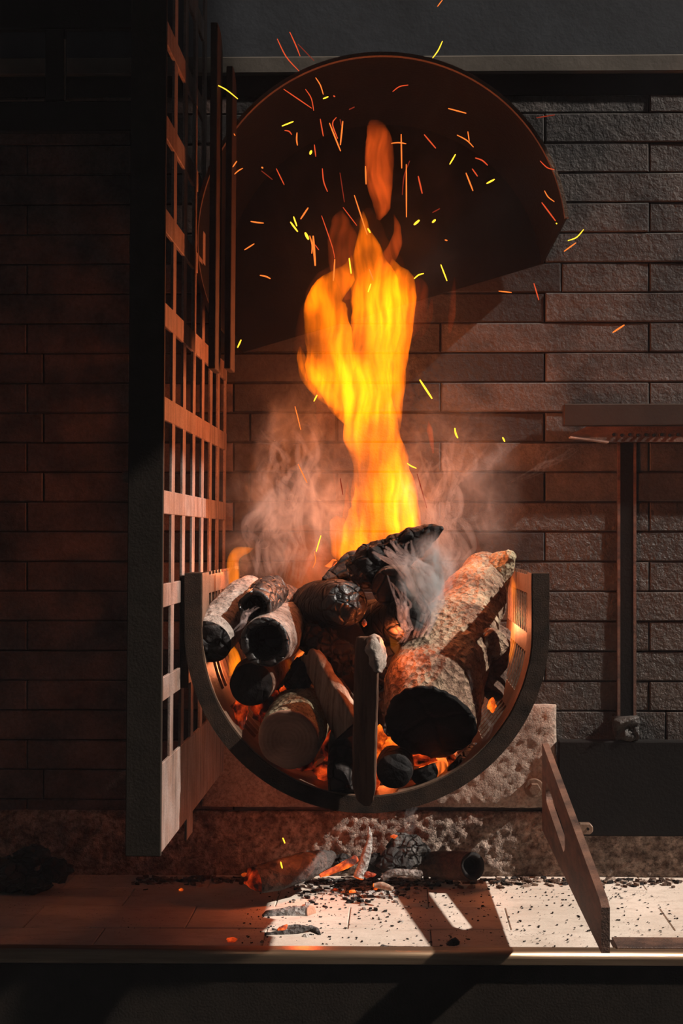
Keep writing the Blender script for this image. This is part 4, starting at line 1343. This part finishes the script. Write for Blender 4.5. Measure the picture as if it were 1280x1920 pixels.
# ------------------------------------------------------------------ sparks
Z5 = lambda x, y: (400 + x / 2.783, 60 + y / 2.783)
Z4 = lambda x, y: (840 + x / 2.909, 60 + y / 2.909)
Z6 = lambda x, y: (480 + x / 3.048, 480 + y / 3.048)
ID = lambda x, y: (x, y)
SP = []
def sp_add(conv, rows):
    for c, w_, *p in rows:
        pts = [conv(p[i], p[i + 1]) for i in range(0, len(p), 2)]
        SP.append((c, w_, pts))
y, o_, r_, d_ = 'yellow', 'orange', 'red', 'faint red'
sp_add(Z5, [(r_, 1, 398, 0, 430, 70, 452, 126), (r_, 1, 333, 36, 380, 130, 447, 204), (d_, .8, 440, 62, 525, 150), (y, 1, 1194, 48, 1172, 96, 1143, 136), (o_, 1, 533, 238, 558, 278, 573, 326),
    (r_, 1, 480, 299, 510, 345, 523, 410), (r_, 1, 366, 298, 513, 398), (y, 1.3, 573, 348, 598, 338), (r_, 1.3, 627, 333, 633, 337), (y, 1.2, 357, 491, 417, 467), (r_, 1.1, 372, 514, 394, 518, 408, 535),
    (o_, 1.4, 436, 526, 434, 560, 438, 590), (r_, 1.1, 557, 454, 573, 543), (o_, 1.3, 605, 475, 663, 621), (r_, 1.1, 641, 446, 621, 480, 648, 556), (o_, 1.4, 675, 465, 662, 590), (d_, 1, 660, 455, 668, 490),
    (y, 2.2, 504, 637, 511, 620), (r_, 1.1, 526, 588, 534, 650), (o_, 1.1, 81, 498, 114, 541), (y, 1, 0, 268, 65, 300, 127, 349), (o_, 1.1, 101, 704, 122, 674), (o_, 1.1, 110, 742, 130, 724, 153, 711),
    (o_, 1.5, 252, 706, 258, 710), (d_, 1, 250, 724, 308, 770), (r_, 1.1, 328, 713, 369, 797), (r_, 1.1, 568, 712, 575, 780, 595, 833), (d_, .9, 660, 735, 683, 888), (o_, 1.3, 194, 988, 228, 994, 262, 997),
    (o_, 1.2, 162, 1137, 213, 1105), (o_, 1.3, 243, 1270, 272, 1275, 297, 1287), (y, 1.3, 418, 963, 435, 1013), (y, 1.6, 402, 992, 439, 1041), (o_, 1.5, 455, 976, 494, 917), (y, 2.4, 479, 1048, 495, 1081),
    (o_, 1.3, 502, 1063, 515, 1110, 513, 1156), (o_, 2, 520, 1063, 531, 1220), (r_, 1, 530, 1110, 550, 1138), (o_, 1.1, 735, 852, 802, 1058), (r_, .8, 676, 915, 748, 1010), (r_, .9, 564, 958, 620, 1120, 632, 1180),
    (o_, 1.3, 633, 1185, 626, 1298), (y, 1.3, 708, 1180, 718, 1260), (o_, 1, 812, 1237, 835, 1297), (y, 1.4, 805, 1025, 818, 1047), (o_, 1.2, 979, 533, 982, 711), (o_, 1.1, 928, 581, 965, 577, 1005, 583),
    (o_, 1.3, 793, 700, 796, 794), (o_, 1.2, 1006, 690, 1007, 966), (d_, 1, 1024, 672, 995, 750, 985, 850), (r_, 1.4, 1068, 752, 1089, 843), (r_, 1.2, 1099, 535, 1160, 607), (r_, 1, 1015, 277, 970, 285, 935, 311),
    (d_, 1.2, 708, 404, 735, 392), (y, 2.2, 1047, 1005, 1073, 983), (y, 2, 1143, 993, 1157, 980), (d_, 1.2, 1180, 922, 1143, 942), (o_, 1.3, 1208, 1085, 1219, 1088), (y, 1.2, 1047, 1287, 1070, 1268, 1097, 1260), (y, 1.2, 1186, 1214, 1218, 1298)])
sp_add(Z4, [(o_, 1.2, 0, 417, 98, 443), (o_, 1.1, 48, 562, 100, 590, 138, 628), (o_, 1, 107, 543, 115, 597), (r_, 1.2, 148, 687, 185, 700, 215, 727), (r_, 1.2, 131, 746, 160, 787), (o_, 1.3, 97, 769, 135, 866),
    (y, 1.5, 210, 826, 252, 804), (y, 1.3, 8, 722, 40, 667), (o_, 1, 525, 866, 545, 900, 578, 925), (r_, 1.2, 510, 930, 585, 1030), (r_, .9, 501, 703, 540, 740, 578, 750), (d_, 1, 480, 468, 581, 452),
    (y, 1.1, 653, 1138, 700, 1120, 738, 1077), (o_, 1.2, 632, 1196, 696, 1150), (o_, 1.1, 275, 1413, 346, 1421), (r_, 1.1, 467, 1370, 494, 1462), (o_, 1.6, 897, 1639, 960, 1598), (y, 1.2, 589, 1043, 592, 1046)])
sp_add(Z6, [(y, 2, 935, 708, 1005, 815), (y, 1.6, 1135, 983, 1140, 1015, 1152, 1040), (y, 1.2, 864, 1185, 885, 1200, 915, 1213), (o_, 1, 222, 860, 240, 930, 255, 993), (o_, 1, 240, 1190, 291, 1296), (d_, 1, 480, 1270, 496, 1365),
    (y, 1.3, 330, 830, 348, 795), (d_, 1, 920, 1245, 975, 1440), (y, .9, 370, 1597, 343, 1690), (o_, .9, 332, 1690, 340, 1740, 325, 1780), (y, 1.2, 640, 205, 655, 160)])
sp_add(ID, [(y, 1.4, 452, 637, 445, 652), (y, 1.6, 942, 820, 946, 828), (y, 1.3, 530, 1571, 534, 1581), (y, 1.3, 526, 1616, 529, 1628), (o_, 1, 820, 12, 829, 0)])
VB = [(-1, 'above the hood'), (215, 'high in the hood'), (330, 'mid-height in the hood'), (470, 'low in the hood'), (600, 'just under the hood'), (830, 'beside the flame'), (1100, 'over the logs'), (1500, 'by the fallen coals')]
HB = [(-1, 'near the grate'), (545, 'between grate and flame'), (665, 'over the flame'), (770, 'beyond the flame'), (900, 'near the hood rim'), (1065, 'before the brick wall')]


def pick(tab, x_):
    return [t for q, t in tab if q <= x_][-1]


info = []
for i, (c, w_, pts) in enumerate(SP):
    (xa, ya), (xb, yb) = pts[0], pts[-1]
    L = math.hypot(xb - xa, yb - ya)
    ln = 'tiny' if L < 9 else 'short' if L < 24 else 'medium' if L < 45 else 'long'
    if len(pts) > 2: ln += ' curved'
    sl = (xb - xa) * (1 if yb > ya else -1)
    if L < 9: lean = ''
    elif abs(yb - ya) < 0.4 * abs(xb - xa): lean = 'level'
    elif abs(xb - xa) < 0.14 * abs(yb - ya): lean = 'upright'
    else: lean = 'backslash-slanted' if sl > 0 else 'slash-slanted'
    xm, ym = (xa + xb) / 2, (ya + yb) / 2
    info.append([' '.join(q for q in (ln, c, 'spark', lean, pick(VB, ym) + ',', pick(HB, xm)) if q), ym, i])
ORD = ['highest', 'second', 'third', 'fourth', 'fifth', 'sixth']
by = {}
for q in info: by.setdefault(q[0], []).append(q)
labels = {}
for lb, qs in by.items():
    qs.sort(key=lambda q: q[1])
    for j, q in enumerate(qs):
        if len(qs) == 1: labels[q[2]] = lb
        elif len(qs) == 2: labels[q[2]] = ('upper ' if j == 0 else 'lower ') + lb
        else: labels[q[2]] = ('uppermost ' if j == 0 else 'lowest ' if j == len(qs) - 1 else ORD[j] + '-highest ') + lb
rs_ = random.Random(11)
for i, (c, w_, pts) in enumerate(SP):
    ym = (pts[0][1] + pts[-1][1]) / 2
    D = rs_.uniform(2.48, 2.60) if ym < 520 else rs_.uniform(2.5, 2.7)
    if ym > 1500: D = 2.75
    dD = rs_.uniform(-0.015, 0.015)
    C = [pt(a, b, D + dD * j) for j, (a, b) in enumerate(pts)]
    Rr = [1.0] * len(C)
    Pp, _ = resample(C, Rr, 9 if len(C) > 2 else 5)
    n = len(Pp)
    rad = w_ * 1.05 / (F / D)
    T, N = frames(Pp)
    v, f = [], []
    for k_ in range(n):
        u = k_ / (n - 1)
        r = rad * (0.35 + 0.65 * math.sin(math.pi * min(max(u, 0.06), 0.94)) ** 0.5)
        B = T[k_].cross(N[k_])
        for q in range(6):
            a = q * math.pi / 3
            v.append(Pp[k_] + (N[k_] * math.cos(a) + B * math.sin(a)) * r - C[0])
    for k_ in range(n - 1):
        for q in range(6): f.append((k_ * 6 + q, k_ * 6 + (q + 1) % 6, k_ * 6 + 6 + (q + 1) % 6, k_ * 6 + 6 + q))
    f += [tuple(range(6)), tuple((n - 1) * 6 + q for q in range(5, -1, -1))]
    o = mesh_obj('spark', v, f, SPARK[c], None, True)
    o.location = C[0]
    tag(o, labels[i], 'spark', 'sparks flying up from the fire')


# ------------------------------------------------------------------ smoke
def cloud(name, label, px, py, D, rx_px, ry_px, ry_m, mat, tilt=0.0):
    bm = bmesh.new()
    bmesh.ops.create_icosphere(bm, subdivisions=3, radius=1.0)
    me = bpy.data.meshes.new(name)
    bm.to_mesh(me)
    bm.free()
    me.materials.append(mat)
    o = bpy.data.objects.new(name, me)
    COL.objects.link(o)
    o.location = pt(px, py, D)
    o.scale = (rx_px * D / F, ry_m, ry_px * D / F)
    o.rotation_euler = (0, tilt, 0)
    tag(o, label, 'smoke', kind='stuff')
    return o


cloud('smoke', 'pinkish smoke billowing between the grate and the main flame', 545, 930, 2.80, 165, 260, 0.18, m_smoke('billowing_smoke', 6.0, 13, 0.44, 0.64, fall=0.25, rate=0.35))
cloud('smoke', 'reddish smoke beside the flame, over the thickest log', 850, 930, 2.80, 150, 240, 0.18, m_smoke('drifting_smoke', 4.2, 13, 0.44, 0.66, fall=0.25, rate=0.35))
cloud('smoke', 'thin grey smoke rising past the hood', 700, 330, 2.62, 330, 400, 0.2, m_smoke('thin_smoke', 0.22, 6, 0.40, 0.72, fall=0.3, rate=0.6))


hz = NT('tone_lift_haze')
hv = hz.n('ShaderNodeVolumeScatter', {'Color': (0.9, 0.92, 1.0, 1), 'Density': 0.0045, 'Anisotropy': 0.0})
hz.t.links.new(hv.outputs[0], hz.out.inputs['Volume'])
h_ = box('haze', WX0 - 0.1, 0.98, 1.0, D_WALL + 0.02, -0.3, 2.2, hz.m)  # haze box added to lift the darkest tones
tag(h_, 'faint even haze added before the hearth to lift the dark tones', 'haze', kind='stuff')


def wisp(name, label, pts, D, mat, dD=0.0):
    o = tongue(name, pts, mat, None, D, 0.45, seg=12, n=30, seed=3)
    tag(o, label, 'smoke', kind='stuff')
    return o


def strands(name, label, routes, D, mat, seed, count, r_px=3.0, jit=14, rise=1.0):
    """thin curling threads of smoke, all in one body"""
    r = random.Random(seed)
    V, Fc = [], []
    for c_ in range(count):
        route = routes[c_ % len(routes)]
        ph = r.uniform(0, 50)
        C, W = [], []
        m = 26
        for k_ in range(m):
            u = k_ / (m - 1)
            q = u * (len(route) - 1)
            i = min(int(q), len(route) - 2)
            e = q - i
            e = e * e * (3 - 2 * e)
            px = route[i][0] * (1 - e) + route[i + 1][0] * e
            py = route[i][1] * (1 - e) + route[i + 1][1] * e
            a = jit * (0.25 + u)
            px += a * 2.2 * noise.noise(Vector((u * 3.2, ph, 0))) + (c_ / max(count - 1, 1) - 0.5) * jit * 1.6
            py += a * 1.2 * noise.noise(Vector((u * 3.2, ph, 7)))
            C.append(pt(px, py, D + 0.03 * noise.noise(Vector((u * 2.5, ph, 3)))))
            W.append(r_px * (0.15 + math.sin(math.pi * (0.04 + 0.92 * u)) * (0.7 + 0.9 * abs(noise.noise(Vector((u * 4, ph, 11)))))) * D / F)
        T, N = frames(C)
        b = len(V)
        sg = 8
        for k_ in range(m):
            B = T[k_].cross(N[k_])
            for q in range(sg):
                a = 2 * math.pi * q / sg
                V.append(C[k_] + (N[k_] * math.cos(a) + B * math.sin(a)) * W[k_])
        for k_ in range(m - 1):
            for q in range(sg): Fc.append((b + k_ * sg + q, b + k_ * sg + (q + 1) % sg, b + k_ * sg + sg + (q + 1) % sg, b + k_ * sg + sg + q))
        Fc += [tuple(b + q for q in range(sg)), tuple(b + (m - 1) * sg + q for q in range(sg - 1, -1, -1))]
    o = mesh_obj(name, V, Fc, mat, None, True)
    tag(o, label, 'smoke', kind='stuff')
    return o


def m_thread(name, dens, col=(0.94, 0.96, 1.0)):
    t = NT(name)
    v = t.n('ShaderNodeVolumeScatter', {'Color': (*col, 1), 'Density': dens, 'Anisotropy': 0.1})
    t.t.links.new(v.outputs[0], t.out.inputs['Volume'])
    return t.m


THREAD = m_thread('white_smoke_thread', 34)
FAINT = m_thread('faint_smoke_thread', 8, (0.95, 0.92, 0.9))
strands('smoke_wisp', 'dense white smoke pouring over the black logs beside the thickest log', [[(790, 1195), (808, 1150), (795, 1105), (760, 1060), (728, 1035)], [(800, 1165), (812, 1120), (805, 1085), (775, 1055), (745, 1020)]], 2.43, THREAD, 1, 14, 7.5, 16)
strands('smoke_wisp', 'thin white smoke threads hanging before the round-ended black log', [[(752, 1205), (766, 1180), (762, 1140), (752, 1100)], [(748, 1195), (758, 1165), (750, 1130), (742, 1085)]], 2.41, THREAD, 2, 6, 4.0, 10)
cloud('smoke', 'soft white smoke between the topmost log and the thickest log', 800, 1085, 2.47, 62, 95, 0.05, m_smoke('white_smoke', 170, 30, 0.47, 0.66, (1, 1, 0.45), (0.94, 0.96, 1.0), 0.35, 0.05, 2, fall=0.15), 0.25)
strands('smoke_wisp', 'pale smoke threads drifting off the topmost log beside the flame', [[(800, 1080), (835, 1040), (820, 980), (800, 920), (812, 860)], [(830, 1080), (850, 1030), (835, 970), (850, 900), (845, 830)]], 2.55, FAINT, 3, 18, 6.5, 30)
strands('smoke_wisp', 'pale smoke threads curling over the grey log toward the grate', [[(500, 1080), (490, 1020), (520, 960), (500, 890)], [(540, 1090), (555, 1030), (530, 960), (545, 880), (520, 820)]], 2.62, FAINT, 4, 22, 7.0, 34)
strands('smoke_wisp', 'faint smoke under the basket above the crackled charcoal lump', [[(758, 1575), (770, 1550), (766, 1525), (778, 1500)]], 2.88, FAINT, 5, 6, 4.0, 9)
strands('smoke_wisp', 'thin blue smoke curling off the hollow log', [[(438, 1185), (456, 1166), (462, 1150), (480, 1138)]], 2.41, THREAD, 6, 4, 3.0, 6)
strands('smoke_wisp', 'small smoke curl rising off the burnt end of the thickest log', [[(893, 1330), (880, 1305), (890, 1280), (878, 1255)], [(905, 1390), (915, 1360), (908, 1335), (918, 1310)]], 2.40, FAINT, 7, 4, 2.6, 8)
strands('smoke_wisp', 'thin grey smoke threads beneath the wall shelf', [[(960, 905), (1010, 880), (1040, 860), (1090, 835)]], 2.95, FAINT, 8, 5, 2.0, 14)
